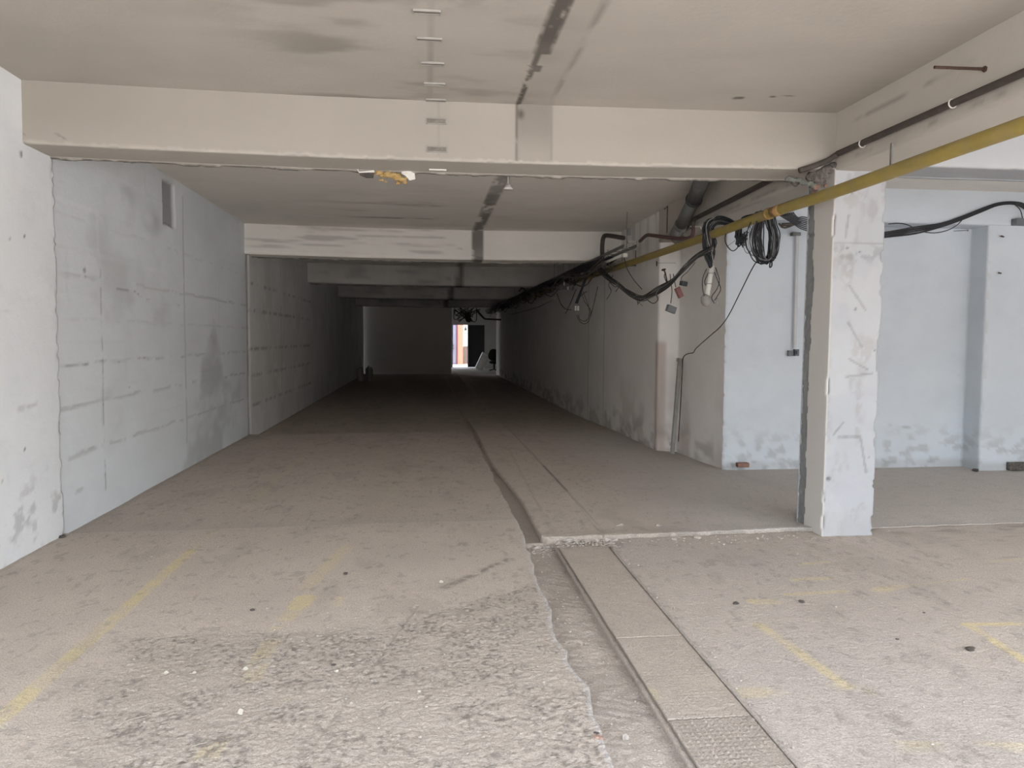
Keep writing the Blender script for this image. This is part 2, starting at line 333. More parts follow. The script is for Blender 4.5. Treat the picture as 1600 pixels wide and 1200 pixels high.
    d = np.maximum(d, (PL | R)*bay2*.8*np.exp(-(seg(X, Y, 1.49, 8.0, 1.485, 9.6)/.018)**2))
    d = np.maximum(d, (PL | R)*bay2*.35*np.exp(-(seg(X, Y, 1.49, 6.5, 1.49, 11.4)/.012)**2))
    d = np.maximum(d, (PL | R)*bay2*.3*np.exp(-(seg(X, Y, 1.05, 6.4, 1.2, 11)/.012)**2))
    d = np.maximum(d, R*(~near)*.35*ss(.35, .0, VV-6.3)*ss(.4, .6, fbm(X*3, Y*9, 47)))
    d = np.maximum(d, R*ss(3.7, 3.9, X)*.7*ss(.03, .0, abs(VV-6.33))*ss(.25, .5, fbm(X*4, Y*9, 54))); d = np.maximum(d, R*ss(3.5, 3.9, X)*.45*ss(.25, .0, abs(VV-6.15))*ss(.5, .65, fbm(X*6, Y*12, 55)))
    d = np.maximum(d, (X < -2.86)*.25*ss(-2.82, -2.9, X+.1*n2))
    d = np.maximum(d, (R | PL)*(abs(VV-6.3) < .03)*(.25+.35*ss(.4, .6, fbm(X*7, Y*3, 56))))  # ridge face darkened to tone down the light it catches
    d = np.maximum(d, L*ss(.03, .0, abs(VV-6.33))*.30*ss(.3, .5, fbm(X*5, Y*0, 57))+L*(VV >= 6.3)*.16*ss(1.1, .0, VV-6.3))
    # concrete zone tones
    b = bay2*L*.10 + (VV >= 13.3)*.2 + T*near*.2
    b = np.where(bay2 & R, b+.2*ss(.45, .7, fbm(X*1.3, Y*8, 48)), b) + near*R*(.45+.3*ss(.45, .7, fbm(X*.8, Y*1.3, 49)))
    d = np.maximum(d, .85*ss(36.2, 37, VV))  # far room floor darkened in colour to stand in for dim light
    # pale chipped lips, greyer floor on the right
    a = L*near*ss(.035, .0, (tl-X)+.02*n2)*.8 + L*near*ss(.04, 0, 6.3-VV+.03*n2)*.35 + (R | PL)*(~near)*ss(.08, .0, VV-6.3)*.25*ss(.3, .6, fbm(X*9, Y*9, 50))
    a = np.maximum(a, bay2*R*ss(1.6, 3.0, X+.6*n1+.4*n2)*.62)
    a = np.maximum(a, L*bay2*ss(.07, 0, 13.3-VV)*ss(.5, .65, fbm(X*6, Y*0, 51))*.6)
    a = a*.8
    co = np.stack([X, Y, Z], -1)
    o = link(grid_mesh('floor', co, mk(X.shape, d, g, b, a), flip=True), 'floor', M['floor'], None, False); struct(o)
floor()

# ---- left wall
def wmarks(co, n, S, T, hole, holes=(), lines=()):
    y, z = co[..., 1], co[..., 2]; r = np.zeros(y.shape)
    for hy, hz, rr in holes: r = np.maximum(r, ss(rr*1.3, rr*.5, np.hypot(y-hy, (z-hz))+.3*rr*(fbm(y*60, z*60, 5)-.5)))
    for ay, az, by, bz, wd, st, th in lines:
        wob = (fbm(y*3, z*0, 7)-.5)*.05
        r = np.maximum(r, st*ss(wd, wd*.2, seg(y, z+wob, ay, az, by, bz))*ss(th, th+.15, fbm(y*7, z*7, 9)))
    return r
def near_left(co, n, S, T):
    y, z = co[..., 1], co[..., 2]
    r = wmarks(co, n, S, T, 0, [(5.98, 2.905, .018), (5.80, 2.885, .008), (5.78, 2.27, .012), (5.99, 2.32, .01), (6.2, 2.25, .006), (5.9, .78, .012), (5.6, .6, .01)],
               [(4.5, .95, 6.1, 1.1, .02, .35, .4), (4.8, 1.75, 6.4, 1.80, .01, .25, .45)])
    low = ss(.75, .25, z)*ss(.60, .72, fbm(y*9, z*12, 61))*.35
    e = ss(.05, 0, 6.47-y+.05*(fbm(z*9, z*0, 3)-.5)); chip = e*ss(.45, .6, fbm(z*14, y*14, 62))
    dd = .006*(fbm(y*2, z*2, 63)-.5)-.012*chip+.002*(fbm(y*20, z*20, 64)-.5)
    b = np.where(S > 6.47-YO+.005, .5, chip*.3)
    return dd, mk(y.shape, np.maximum(r, low), 0, b, .25*ss(.55, .7, fbm(y*1.3, z*1.3, 65)))
struct(sweep('wall_left', [(XL+.012, YO, -.15), (XL+.012, 3, -.15), (XL+.012, 6.47, -.15), (XL-.05, 6.49, -.15)], (0, 0, 1), 3.75, .022, .022, M['lime'], near_left, flip=True))
def bay2_left(co, n, S, T):
    y, z = co[..., 1], co[..., 2]
    ls = []
    for zz, st in ((.60, .34), (1.02, .36), (1.37, .25), (1.75, .16), (2.12, .30), (2.6, .16)):
        ls.append((6.5, zz, 13, zz-.0, .022, st, .36))
    ls += [(6.5, 1.37, 9.75, 1.37, .010, .75, .50), (7.0, 1.365, 7.75, 1.37, .009, .9, .40), (7.37, 2.2, 7.37, .2, .014, .6, .38), (9.80, 3.3, 9.80, .3, .03, .4, .2), (9.1, 2.1, 9.1, .8, .01, .15, .3),
           (7.7, 2.07, 8.3, 2.03, .012, .8, .3), (8.3, 2.0, 9.6, 1.98, .012, .35, .35), (6.5, 2.1, 7.6, 2.08, .012, .3, .35), (11.4, 2.6, 11.4, .3, .012, .15, .3), (6.6, .62, 7.2, .62, .01, .5, .4), (6.55, .3, 6.9, .3, .02, .4, .4)]
    r = wmarks(co, n, S, T, 0, [(7.05, 2.17, .025), (7.05, 2.12, .012), (7.38, 1.37, .02), (7.37, .97, .014), (8.55, 1.36, .012), (7.9, 1.25, .01), (8.0, 1.1, .01)], ls)
    r = np.maximum(r, .30*ss(.58, .78, fbm(y*.9, z*1.4, 72)) + .2*ss(2.3, 3.3, z)*fbm(y*1.5, z, 73))
    rec = ss(.02, -.01, abs(y-9.30)-.19+.03*(fbm(y*9, z*9, 70)-.5))*ss(.02, -.01, abs(z-3.12)-.24+.03*(fbm(y*8, z*8, 71)-.5))
    row = np.floor((z+.02)/.39); blk = _h(row, np.floor(y/1.22+.5*(row % 2)), 4)-.5
    dd = .012*(fbm(y*1.3, z*1.8, 74)-.5)+.003*(fbm(y*18, z*18, 75)-.5)-.035*rec+.006*blk-r*.004
    return dd, mk(y.shape, r, 0, rec*.85, .35*ss(.52, .68, fbm(y*.8+3, z*1.1, 76)))
struct(sweep('wall_left', [(XL-.02, 6.46, -.2), (XL-.02, 13.06, -.2), (XL-.07, 13.07, -.2)], (0, 0, 1), 3.75, .026, .02, M['lime2'], bay2_left, flip=True))
def bay3_left(co, n, S, T):
    y, z = co[..., 1], co[..., 2]
    r = wmarks(co, n, S, T, 0, [], [(13, zz, 20, zz, .02, .5, .42) for zz in (.45, .95, 1.4, 2.05, 2.5)]+[(14.4, 3, 14.4, .2, .015, .3, .4), (16, 3, 16, .2, .015, .3, .4)])
    r = np.maximum(r, .75*ss(.05, .0, y-13.12+.04*(fbm(z*7, z*0, 81)-.5)))
    return .01*(fbm(y*2, z*2, 80)-.5)-.03*ss(.03, 0, y-13.13), mk(y.shape, r, 0, 0, .3*ss(.55, .7, fbm(y*1.5, z*1.5, 82)))
struct(sweep('wall_left', [(XL-.07, 13.07, -.25), (XL+.0, 13.12, -.25), (XL+.0, 19.9, -.25), (XL, 36.5, -.25)], (0, 0, 1), 3.8, .06, .05, M['lime3'], bay3_left, flip=True))

# ---- right walls (block face, reveal, corridor)
def right_fn(co, n, S, T):
    x, y, z = co[..., 0], co[..., 1], co[..., 2]; q = x+y
    front = n[..., 1] < -.7
    low = ss(.62, .2, z)*ss(.50, .66, fbm(q*9, z*14, 91))*.35 + ss(.12, .02, z)*.35
    r = low + .5*ss(.015, .006, abs(z-.52-.03*np.sin(x*9)))*ss(.5, .6, fbm(x*3, z*3, 92))*(x > 5.9)
    edge = np.minimum(abs(x-3.69)+abs(y-9.18), abs(x-6.95)+abs(y-8.9)); chip = ss(.05, .0, edge)*ss(.50, .62, fbm(z*12, x*5, 93))
    return .008*(fbm(q*1.6, z*1.6, 94)-.5)+.003*(fbm(q*16, z*16, 95)-.5)-.02*chip, mk(x.shape, r, 0, chip*.4, .3*ss(.55, .7, fbm(q*1.1, z*1.3, 96)))
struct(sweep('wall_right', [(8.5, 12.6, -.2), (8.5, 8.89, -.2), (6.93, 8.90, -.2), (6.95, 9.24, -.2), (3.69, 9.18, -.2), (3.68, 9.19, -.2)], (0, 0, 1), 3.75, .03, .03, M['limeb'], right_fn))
def corr_fn(co, n, S, T):
    x, y, z = co[..., 0], co[..., 1], co[..., 2]; q = x+y
    low = ss(.5, .1, z)*ss(.45, .65, fbm(q*3, z*6, 101))*.45
    r = low + .45*ss(.02, .005, abs(y-15.6))*(x < 3.4) + .45*ss(.02, .005, abs(y-14.2))*(x < 3.4)
    r = r + .35*ss(2.5, 3.3, z)*ss(.45, .7, fbm(q*8, z*.8, 104))
    b = ss(.02, -.02, abs(x-3.36)-.07)*(y > 10.6)*(y < 10.95)*ss(1.62, 1.52, z)*.8
    b = np.maximum(b, .5*ss(1.2, .2, z)*ss(.5, .7, fbm(q*2, z*2, 103))*(y < 13))
    return .010*(fbm(q*1.2, z*1.4, 102)-.5)-.012*ss(.5, .7, fbm(q*5, z*5, 105))*ss(.5, .2, z), mk(x.shape, r, 0, b, .25*ss(.55, .7, fbm(q*.9, z*1.1, 106)))
struct(sweep('wall_right', [(3.69, 9.185, -.25), (3.60, 10.72, -.25), (3.33, 10.80, -.25), (3.325, 36.5, -.25), (5.4, 36.55, -.25), (5.4, 44, -.25)], (0, 0, 1), 3.8, .05, .05, M['corr'], corr_fn, flip=False))

# ---- ceiling
def ceil_marks(x, y):
    n = fbm(x*12, y*12, 111); s2 = fbm(x*3, y*3, 112)
    d = 0*x
    f = (y < 6.2)
    lx = .70+.02*(n-.5)
    w_ = np.where(y < 4.95, .05, np.where((y > 5.15) & (y < 5.28), .045, .018))
    d = np.maximum(d, f*.85*ss(w_+.012, w_-.006, abs(x-lx-w_*.6))*ss(.28, .42, fbm(x*25, y*9, 113)+(y < 4.95)*.1))
    d = np.maximum(d, f*.35*ss(.04, .0, abs(x-.96))*ss(.35, .6, fbm(x*9, y*3, 114)))
    d = np.maximum(d, f*.40*ss(.50, .75, fbm(x*1.3+2, y*4, 115))*ss(1.4, .2, abs(x+.2)))
    d = np.maximum(d, f*.55*np.exp(-(np.hypot((x-.05)*1.2, (y-4.15)*1.6)/.35)**2)*ss(.35, .6, fbm(x*8, y*8, 116)))
    d = np.maximum(d, f*.22*ss(.03, .01, abs(x-.03)))
    for ax, ay, bx, by, wd in ((2.33, 5.70, 2.37, 5.69, .035), (2.58, 5.64, 2.60, 5.64, .03), (2.60, 5.62, 2.80, 5.60, .010), (2.85, 5.6, 2.95, 5.6, .008)):
        d = np.maximum(d, .9*ss(wd, wd*.4, seg(x, y, ax, ay, bx, by)+.02*(n-.5)))
    g2 = (y > 6.3)
    d = np.maximum(d, g2*.78*ss(.10, .07, abs(x-.86+.03*(s2-.5)))*ss(.2, .45, fbm(x*14, y*3, 117)))
    d = np.maximum(d, (y > 6.3)*(y < 13)*.65*ss(.55, .72, fbm(x*1.0, y*3.2, 118))*np.exp(-((y-11.4)/1.1)**2)*np.exp(-((x+.1)/1.1)**2))
    return d
def ceil_fn(co, n, S, T):
    x, y = co[..., 0], co[..., 1]
    d = ceil_marks(x, y); pn = ss(.02, 0, abs(x-.83)-.135)*(y < 6.2)*.25
    dd = np.stack([0*x, 0*x, sag(x)+.006*(fbm(x, y*1.4, 119)-.5)-.004*np.clip(1-abs(x-.7)/.01, 0, 1)], -1)
    return dd, mk(x.shape, d, 0, pn, .25*ss(.5, .7, fbm(x*.7+5, y*.9, 120)))
HC = 3.445
def ceil(y0, y1, x0=-3.2, x1=3.4, st=.025, m='soffit'):
    struct(sweep('ceiling', [(x0, y0, HC), (x1, y0, HC)], (0, 1, 0), y1-y0, st, st, M[m], ceil_fn, flip=False))
ceil(3.2, 6.05, st=.02, m='soffit1'); ceil(YO, 3.25, st=.2, m='soffit1'); ceil(6.4, 13.2, st=.035)
for k in range(4): ceil(13.3+k*6.6, 20.1+k*6.6, st=.15)
ceil(39.6, 44.1, -3.2, 5.5, st=.3); ceil(36.3, 39.7, 3.3, 5.5, .3)
struct(sweep('ceiling', [(3.4, YO, HC), (8.5, YO, HC)], (0, 1, 0), 9.4-YO, .1, .1, M['soffit'], lambda co, n, S, T: (np.zeros(co.shape), mk(co.shape[:2], 0, 0, 0, .15))))

# ---- cross beams
def beam_fn(yf, yb, first, face_dim=1):
    def fn(co, n, S, T):
        x, y, z = co[..., 0], co[..., 1], co[..., 2]
        lip = (S > .87) & (S < .95)
        crack = fbm(x*9, x*0+yf, 131)
        dz = sag(x)*(z < 3.5) + .006*(fbm(x*2, y*4, 132)-.5)
        dz = dz + np.where(lip, -.004-.011*ss(.35, .75, crack), 0)
        dz = dz + .012*ss(.62, .72, fbm(x*11, y*3, 133))*ss(.05, .0, abs(S-.45))
        dy = np.where(z < 3.2, -.0, 0)+.008*(fbm(x*1.5, z*3, 134)-.5)
        r = .75*lip*ss(.25, .5, fbm(x*14, y*20, 135))
        face = (S < .45)
        if first:
            r = np.maximum(r, face*.65*ss(.02, .004, abs(x-.70))*ss(.2, .5, fbm(z*9, x*20, 136)))
            r = np.maximum(r, face*.35*ss(.014, .004, abs(x-.965)))
            r = np.maximum(r, face*.30*ss(2.95, 3.4, z)*ss(.02, -.02, abs(x-.83)-.135))
            r = np.maximum(r, face*.85*ss(.06, .0, np.hypot(x-.73, (z-3.37)*.7)))
            r = np.maximum(r, face*.14*ss(.012, .004, abs(x-.09)))
            r = np.maximum(r, face*.5*ss(.012, .004, abs(z-3.06-.02*np.sin(x*25)))*(x < -2.55)*ss(.4, .5, fbm(x*9, z*9, 139)))
            b = face*(ss(.01, -.01, abs(x-.83)-.135)*.22+(.45+.30*fbm(x*.6, z*2, 143))*face_dim)  # front face darkened in colour to offset strong frontal light
        else:
            r = np.maximum(r, .85*ss(.105, .085, abs(x-.87))*ss(.2, .42, fbm(x*9, z*9+y, 137)))
            r = np.maximum(r, face*.35*ss(.5, .7, fbm(x*1.2, z*22, 138))*(x < .6))
            b = face*.15
        a = np.where(face, .25*ss(3.28, 3.0, z)*fbm(x*.8, z*1, 140), 0) + .22*((S > .44) & (S < .46) | (S > .845) & (S < .87))*ss(.5, .65, fbm(x*17, y*3, 141))  # lower front face painted lighter like skylight, plus pale chipped edges
        return np.stack([0*x, dy, dz], -1), mk(x.shape, r, 0, b, a)
    return fn
def beam(yf, x0, x1, zb=2.985, st=.02, first=False, m='soffit', face_dim=1):
    yb = yf+.44
    pth = [(x0, yf, 3.46), (x0, yf, zb+.01), (x0, yf+.01, zb), (x0, yf+.405, zb), (x0, yf+.41, zb-.005), (x0, yb, zb-.005), (x0, yb+.003, 3.46)]
    struct(sweep('trim_1', pth, (1, 0, 0), x1-x0, st, st*1.3, M[m], beam_fn(yf, yb, first, face_dim), flip=True))
beam(Y1F, -3.2, 3.32, 2.995, .014, True, 'soffit1')
beam(Y1F, 3.75, 8.4, 3.04, .03, True, 'limep', 0)
beam(13.0, -3.2, 3.4, 2.955, .03)
for k in range(3): beam(19.55+k*6.6, -3.2, 3.4, 2.96, .08, False, 'dimmed')

# ---- long beam over the pillar
def lb_fn(co, n, S, T):
    x, y, z = co[..., 0], co[..., 1], co[..., 2]
    cr_ = .5*ss(.010, .003, abs(z-(3.30+.0*y)-.03*(fbm(y*1.5, y*0, 151)-.5)))*(x < 3.4)*(y < 5.9)*ss(.35, .5, fbm(y*2, z*0, 155))
    r = cr_ + .45*ss(.04, .0, abs(z-3.035))*(x < 3.34)*ss(.45, .7, fbm(y*5, z*9, 152))
    return np.stack([.006*(fbm(y, z*3, 153)-.5), 0*x, .008*(fbm(y*2, x*3, 154)-.5)], -1), mk(x.shape, r, 0, 0, .2)
struct(sweep('trim_2', [(3.31, YO, 3.46), (3.31, YO, 3.0), (3.32, YO, 2.985), (3.75, YO, 2.985), (3.77, YO, 3.0), (3.77, YO, 3.46)], (0, 1, 0), 10.8-YO, .03, .03, M['soffit1'], lb_fn))
# ---- lintel over the block wall
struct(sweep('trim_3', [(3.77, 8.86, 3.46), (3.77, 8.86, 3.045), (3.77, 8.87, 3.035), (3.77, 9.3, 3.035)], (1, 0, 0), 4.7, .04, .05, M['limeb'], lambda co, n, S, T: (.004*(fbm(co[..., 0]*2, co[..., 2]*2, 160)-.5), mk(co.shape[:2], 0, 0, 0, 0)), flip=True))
# ---- dark strip low on the far right wall
b_ = MB().box((7.9, 8.865, .03), (1.2, .06, .10), bev=.01).build('baseboard_right', M['mortar']); struct(b_)

# ---- pillar
def pil_fn(co, n, S, T):
    x, y, z = co[..., 0], co[..., 1], co[..., 2]
    P_ = [0, .445, .445+.44, .445*2+.44]
    e = np.minimum.reduce([abs(S-.44), abs(S-.885), abs(S-1.325), abs(S)])
    chip = ss(.028, .0, e+.03*(fbm(z*6, S*3, 171)-.35))*ss(.54, .66, fbm(z*10, S*2, 172))
    lean = np.stack([.020*(z/3), 0*x, 0*x], -1)
    q = x
    patch = ss(.50, .64, fbm(x*7, z*3.2, 173))*ss(.3, .5, fbm(x*25, z*20, 190))*(n[..., 1] < -.5)
    scr = 0*x
    for ax, az, bx, bz in ((3.45, 2.05, 3.60, 1.85), (3.45, 1.75, 3.58, 1.55), (3.47, 1.45, 3.64, 1.36), (3.40, .80, 3.60, .80), (3.60, .78, 3.66, .50), (3.36, .82, 3.44, .92), (3.4, 2.45, 3.42, 2.62), (3.45, 1.30, 3.68, 1.33)):
        scr = np.maximum(scr, ss(.014, .004, seg(x, z, ax, az, bx, bz)+.01*(fbm(x*30, z*30, 174)-.5)))
    f = n[..., 1] < -.5
    side = n[..., 0] < -.5
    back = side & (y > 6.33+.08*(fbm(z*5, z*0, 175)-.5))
    holes = 0*x
    for hx, hz, r_ in ((3.51, 1.86, .012), (3.44, 2.80, .008), (3.38, 2.80, .007), (3.42, 2.36, .012), (3.33, .45, .02), (3.68, .62, .006), (3.69, 1.52, .007), (3.53, 2.33, .01)):
        holes = np.maximum(holes, f*ss(r_*1.3, r_*.6, np.hypot(x-hx, z-hz)))
    r = np.maximum(holes*.8, f*scr*.42) + f*.5*ss(.5, .62, fbm(x*16, z*14, 176))*ss(.12, .02, abs(z-2.32))*.6
    r = np.maximum(r, f*.3*ss(.008, .003, abs(z-2.40)))
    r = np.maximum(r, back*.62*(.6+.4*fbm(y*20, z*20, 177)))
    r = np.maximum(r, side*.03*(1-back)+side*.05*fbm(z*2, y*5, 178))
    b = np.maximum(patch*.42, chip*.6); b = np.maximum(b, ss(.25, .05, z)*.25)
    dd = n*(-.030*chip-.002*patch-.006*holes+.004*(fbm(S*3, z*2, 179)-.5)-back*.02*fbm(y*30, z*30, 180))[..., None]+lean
    return dd, mk(x.shape, r, 0, b, f*.10*ss(.5, .6, fbm(x*3, z*2, 181))+side*(1-back)*.9)  # left side painted lighter to make up for weak light there
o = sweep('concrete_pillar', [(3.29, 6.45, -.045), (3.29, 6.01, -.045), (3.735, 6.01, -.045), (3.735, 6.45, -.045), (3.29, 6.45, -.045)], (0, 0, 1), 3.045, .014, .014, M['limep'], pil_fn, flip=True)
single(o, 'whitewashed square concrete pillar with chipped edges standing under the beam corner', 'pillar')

# ---- far end
struct(MB().box((-1.05, 36.75, 1.7), (4.5, .3, 3.7)).build('wall_back', M['dimmed']))
XE = P(705, 520, Y=36.6).x
struct(MB().box(((XE+1.2)/2-.0, 36.75, 1.7), (XE-1.2+.0, .3, 3.7)).build('wall_back', M['dimmed']))
e = MB()
dx0, dx1, dx2, dzt = 1.47, 2.40, 3.33, 2.42
e.box((-.5+dx0/2-1.25, 44.15, 1.7), (dx0+4.5-1+.0, .3, 3.7)); e.box(((dx2+5.6)/2, 44.15, 1.7), (5.6-dx2, .3, 3.7)); e.box(((dx0+dx2)/2, 44.15, (dzt+3.6)/2), (dx2-dx0, .3, 3.6-dzt))
struct(e.build('wall_front', M['far_room']))
struct(MB().box(((dx1+dx2)/2, 44.08, dzt/2-.05), (dx2-dx1, .06, dzt+.0), bev=.01).build('door_1', M['doorb']))
fr = MB().box((dx0+.03, 44.02, dzt/2-.05), (.06, .1, dzt)).box((dx1-.02, 44.02, dzt/2-.05), (.05, .1, dzt)).box(((dx0+dx2)/2, 44.02, dzt-.03), (dx2-dx0, .1, .06))
struct(fr.build('trim_4', M['far_room']))
# outside beyond the far door
struct(MB().box((2, 50, -.12), (26, 11.4, .1)).build('floor', M['yard']))
bd = thing('courtyard_building', 'sunlit building with orange-red and cream render seen through the far doorway', 'building', (2.4, 49, -.07))
MB().box((1.47, 49.2, 2), (1.0, .3, 4.2)).build('pale_wall', M['bluewh'], bd)
MB().box((2.16, 49.15, 2), (.36, .4, 4.2)).build('orange_wall', M['orange'], bd)
MB().box((2.92, 49.2, 2), (1.16, .3, 4.2)).build('cream_wall', M['cream'], bd)
MB().box((1.95, 48.94, 2), (.07, .08, 4.1)).build('maroon_post', M['maroon'], bd)
MB().box((2.50, 49.0, .55), (.26, .14, 1.1), bev=.01).build('brown_door', M['brown'], bd)
MB().box((1.5, 49.0, .95), (.5, .06, .04)).box((1.5, 49.0, 1.15), (.5, .06, .04)).build('rail', M['maroon'], bd)
MB().box((2.50, 49.0, 2.18), (.13, .14, .15), bev=.02).box((2.50, 49.02, 2.30), (.04, .06, .12)).build('wall_lamp', M['blk'], bd)

struct(MB().box((-3.25, 38.6, 1.7), (.1, 3.8, 4)).build('wall_left', M['far_room']))  # unseen wall pieces, added to narrow the side opening and its light
struct(MB().box((-3.25, 43.3, 1.7), (.1, 1.8, 4)).build('wall_left', M['far_room']))
# ---- shell behind the camera and yard
struct(MB().box((8, -30, -.1), (70, 48, .1)).build('floor', M['yard']))
struct(MB().box((8.6, (9+YO)/2, 1.7), (.2, 9-YO, 3.9)).build('wall_right', M['lime']))  # unseen side wall, added to hold back light from the right
struct(MB().box((28.5, 9, -.1), (40, 30, .1)).build('floor', M['yard']))
struct(MB().box((2.65, (YO+9.2)/2, 3.9), (11.7, 9.2-YO, .8)).build('ceiling', M['soffit']))   # slab of the storey above
struct(MB().box((1.2, 27, 4.0), (9.2, 35.2, .8)).build('ceiling', M['soffit']))
struct(MB().box((-3.25, 18.8, 1.7), (.1, 35.4, 4)).build('wall_left', M['lime']))
struct(MB().box((5.6, 23.5, 1.7), (.1, 27, 4)).build('wall_right', M['corr']))

# ================================================================== THINGS
# ---- yellow gas pipe
g = thing('gas_pipe', 'long yellow-painted gas pipe running below the ceiling past the pillar', 'pipe', (3.13, 3, 2.73))
pp = [Vector((3.12, y, z)) for y, z in ((2.2, 2.715), (3.8, 2.735), (5.7, 2.74), (6.6, 2.755), (8.5, 2.752), (9.9, 2.758), (12.7, 2.78), (18.4, 2.825), (27, 2.88), (36, 2.93))]
MB().tube(pp, .047, 20, 4).build('pipe', M['yellow'], g, True)
MB().tube([Vector((3.12, 6.78, 2.755)), Vector((3.12, 6.83, 2.755))], .053, 20, 0).build('weld_collar', M['yrust'], g, True)
MB().tube([Vector((3.12, 6.55, 2.755)), Vector((3.12, 6.72, 2.755))], .0485, 20, 0).build('rusty_patch', M['yrust'], g, True)
for y in (5.2, 8.9, 11.9):
    k = MB().box((3.225, y, 2.76), (.13, .02, .02)).box((3.28, y, 2.88), (.012, .02, .24))
    k.build('bracket', M['steel'], g)

# ---- black pipe on the long beam
bp_ = thing('black_pipe', 'thin black pipe clipped along the side of the beam above the yellow pipe', 'pipe', (3.26, 4, 3.06))
MB().tube([(3.265, 2.2, 3.06), (3.265, 4, 3.077), (3.265, 5.7, 3.088), (3.262, 5.90, 3.085), (3.22, 5.965, 3.05), (3.10, 5.975, 3.0), (2.99, 5.985, 2.965)], .023, 12, 4).build('pipe', M['black'], bp_, True)
for y in (4.55, 5.55):
    MB().tube([Vector((3.265+.027*math.cos(a), y, 3.08+.027*math.sin(a))) for a in [math.pi*.5+i*math.pi/8 for i in range(12)]], .0045, 6, 0).build('pipe_clip', M['white'], bp_)
hp = thing('heating_pipe', 'black pipe turning down into a dusty red elbow behind the yellow pipe', 'pipe', (3.27, 8, 2.95))
MB().tube([(3.255, 6.5, 3.13), (3.255, 7.06, 3.12), (3.255, 8.2, 3.095), (3.255, 9.05, 3.075)], .027, 12, 3).tube([(3.255, 9.05, 3.075), (3.25, 9.16, 3.065), (3.25, 9.20, 3.03), (3.25, 9.22, 2.96)], .027, 12, 4).build('black_section', M['black'], hp, True)
o = MB().tube([P(1083, 352, Y=9.22), P(1083, 362, Y=9.22), P(1080, 370, Y=9.25), P(1070, 373, Y=9.3), P(1050, 372, Y=9.5), P(1020, 368, Y=10.0), P(1010, 368, Y=10.2), P(1000, 377, Y=10.4)], .024, 12, 4).build('red_section', M['red'], hp, True); o['label'] = 'dusty red lower section'
MB().tube([P(1078, 354, Y=9.2), P(1096, 354, Y=9.2)], .004, 6, 0).tube([P(1092, 348, Y=9.2), P(1096, 358, Y=9.2)], .006, 6, 0).build('valve_lever', M['white'], hp)
# ---- grey drain pipe
dp = thing('drain_pipe', 'thick dark grey plastic drain pipe slanting down from the ceiling beside the beam', 'pipe', P(1060, 365, Y=9.6))
a0, a1, a2 = P(1101, 272, Y=8.3), P(1084, 312, Y=8.9), P(1062, 356, Y=9.6)
MB().tube([a0, a1], .087, 20, 0).build('upper_section', M['greyp'], dp, True)
MB().tube([a1, a2], .078, 20, 0).tube([a2+(a1-a2)*.15, a2], .086, 20, 0).build('lower_section', M['greyp'], dp, True)
MB().tube([a1+(a1-a2)*.03, a1-(a1-a2)*.02], .098, 20, 0).build('socket_ring', M['dgrey'], dp, True)
MB().tube([a2, P(1056, 368, Y=9.62), P(1062, 376, Y=9.6), P(1074, 378, Y=9.55)], [.084, .08, .07, .06], 16, 3).build('elbow', M['greyp'], dp, True)
MB().tube([P(1086, 268, Y=8.9), P(1085, 300, Y=8.9)], .004, 6, 0).build('hanger_rod', M['steel'], dp)

# ---- iron bar in the beam
ib = thing('iron_bar', 'short rusty iron bar sticking out of the side of the beam', 'bar', P(1540, 108, X=3.30))
q0 = P(1540, 108, X=3.31); q1 = P(1460, 105, Y=q0.y-.02)
MB().tube([q0, q1], .0095, 8, 0).build('bar', M['rust'], ib)
MB().tube([q0, q0+(q1-q0).normalized()*.012], .018, 6, 0).build('nut', M['rust'], ib)

# ---- broken-out mortar and foam at the beam corner
fo = thing('sealing_foam', 'lump of greenish foam and crumbling mortar where the black pipe enters the beam', 'foam', P(1265, 285, Y=5.97))
k = MB()
for i, (x, y, s) in enumerate(((1236, 280, .035), (1247, 281, .03), (1256, 286, .03), (1266, 287, .03), (1274, 291, .035))): k.rock(P(x, y, Y=5.97), (s*1.2, s*.6, s*.7), i)
k.build('foam', M['gfoam'], fo, True)
k = MB()
for i, (x, y, s) in enumerate(((1270, 276, .05), (1284, 272, .05), (1294, 265, .045), (1302, 258, .03), (1272, 296, .03), (1280, 284, .04), (1242, 286, .03))): k.rock(P(x, y, Y=6.0), (s*1.3, s*.5, s*.8), 20+i)
k.build('mortar', M['mortar'], fo, True)
k = MB()
for i, (x, y, s) in enumerate(((1276, 292, .022), (1272, 302, .016), (1290, 290, .012))): k.rock(P(x, y, Y=5.96), (s*1.3, s*.5, s*1.2), 40+i)
k.build('brick_bit', M['brick'], fo, True)

# ---- insulation hanging under the first beam
ins = thing('torn_insulation', 'torn yellow foam and white scraps hanging from the beam edge', 'insulation', P(610, 275, Y=6.44))
k = MB()
for i, (x, y, s) in enumerate(((592, 270, .028), (599, 274, .022), (606, 273, .03), (614, 274, .032), (622, 277, .034), (630, 281, .03), (596, 281, .014), (603, 284, .01), (622, 286, .016), (633, 285, .016))): k.rock(P(x, y, Y=6.43), (s*1.25, s*.8, s*.8), i+60, 2, .35)
k.build('foam', M['foam'], ins, True)
def sheet(px, Y, th=.004, dy=0): return MB().poly([P(x, y, Y=Y) for x, y in px], (0, th, .0))
sheet([(628, 268), (640, 267), (648, 271), (649, 280), (640, 282), (634, 275), (627, 271)], 6.41).build('white_scrap', M['white'], ins)
sheet([(555, 257), (561, 268), (584, 266), (586, 269), (561, 270), (554, 258)], 6.40).build('white_edge', M['white'], ins)
sheet([(561, 269), (584, 270), (583, 277), (572, 277), (562, 273)], 6.42, .03).build('dark_backing', M['dstone'], ins)
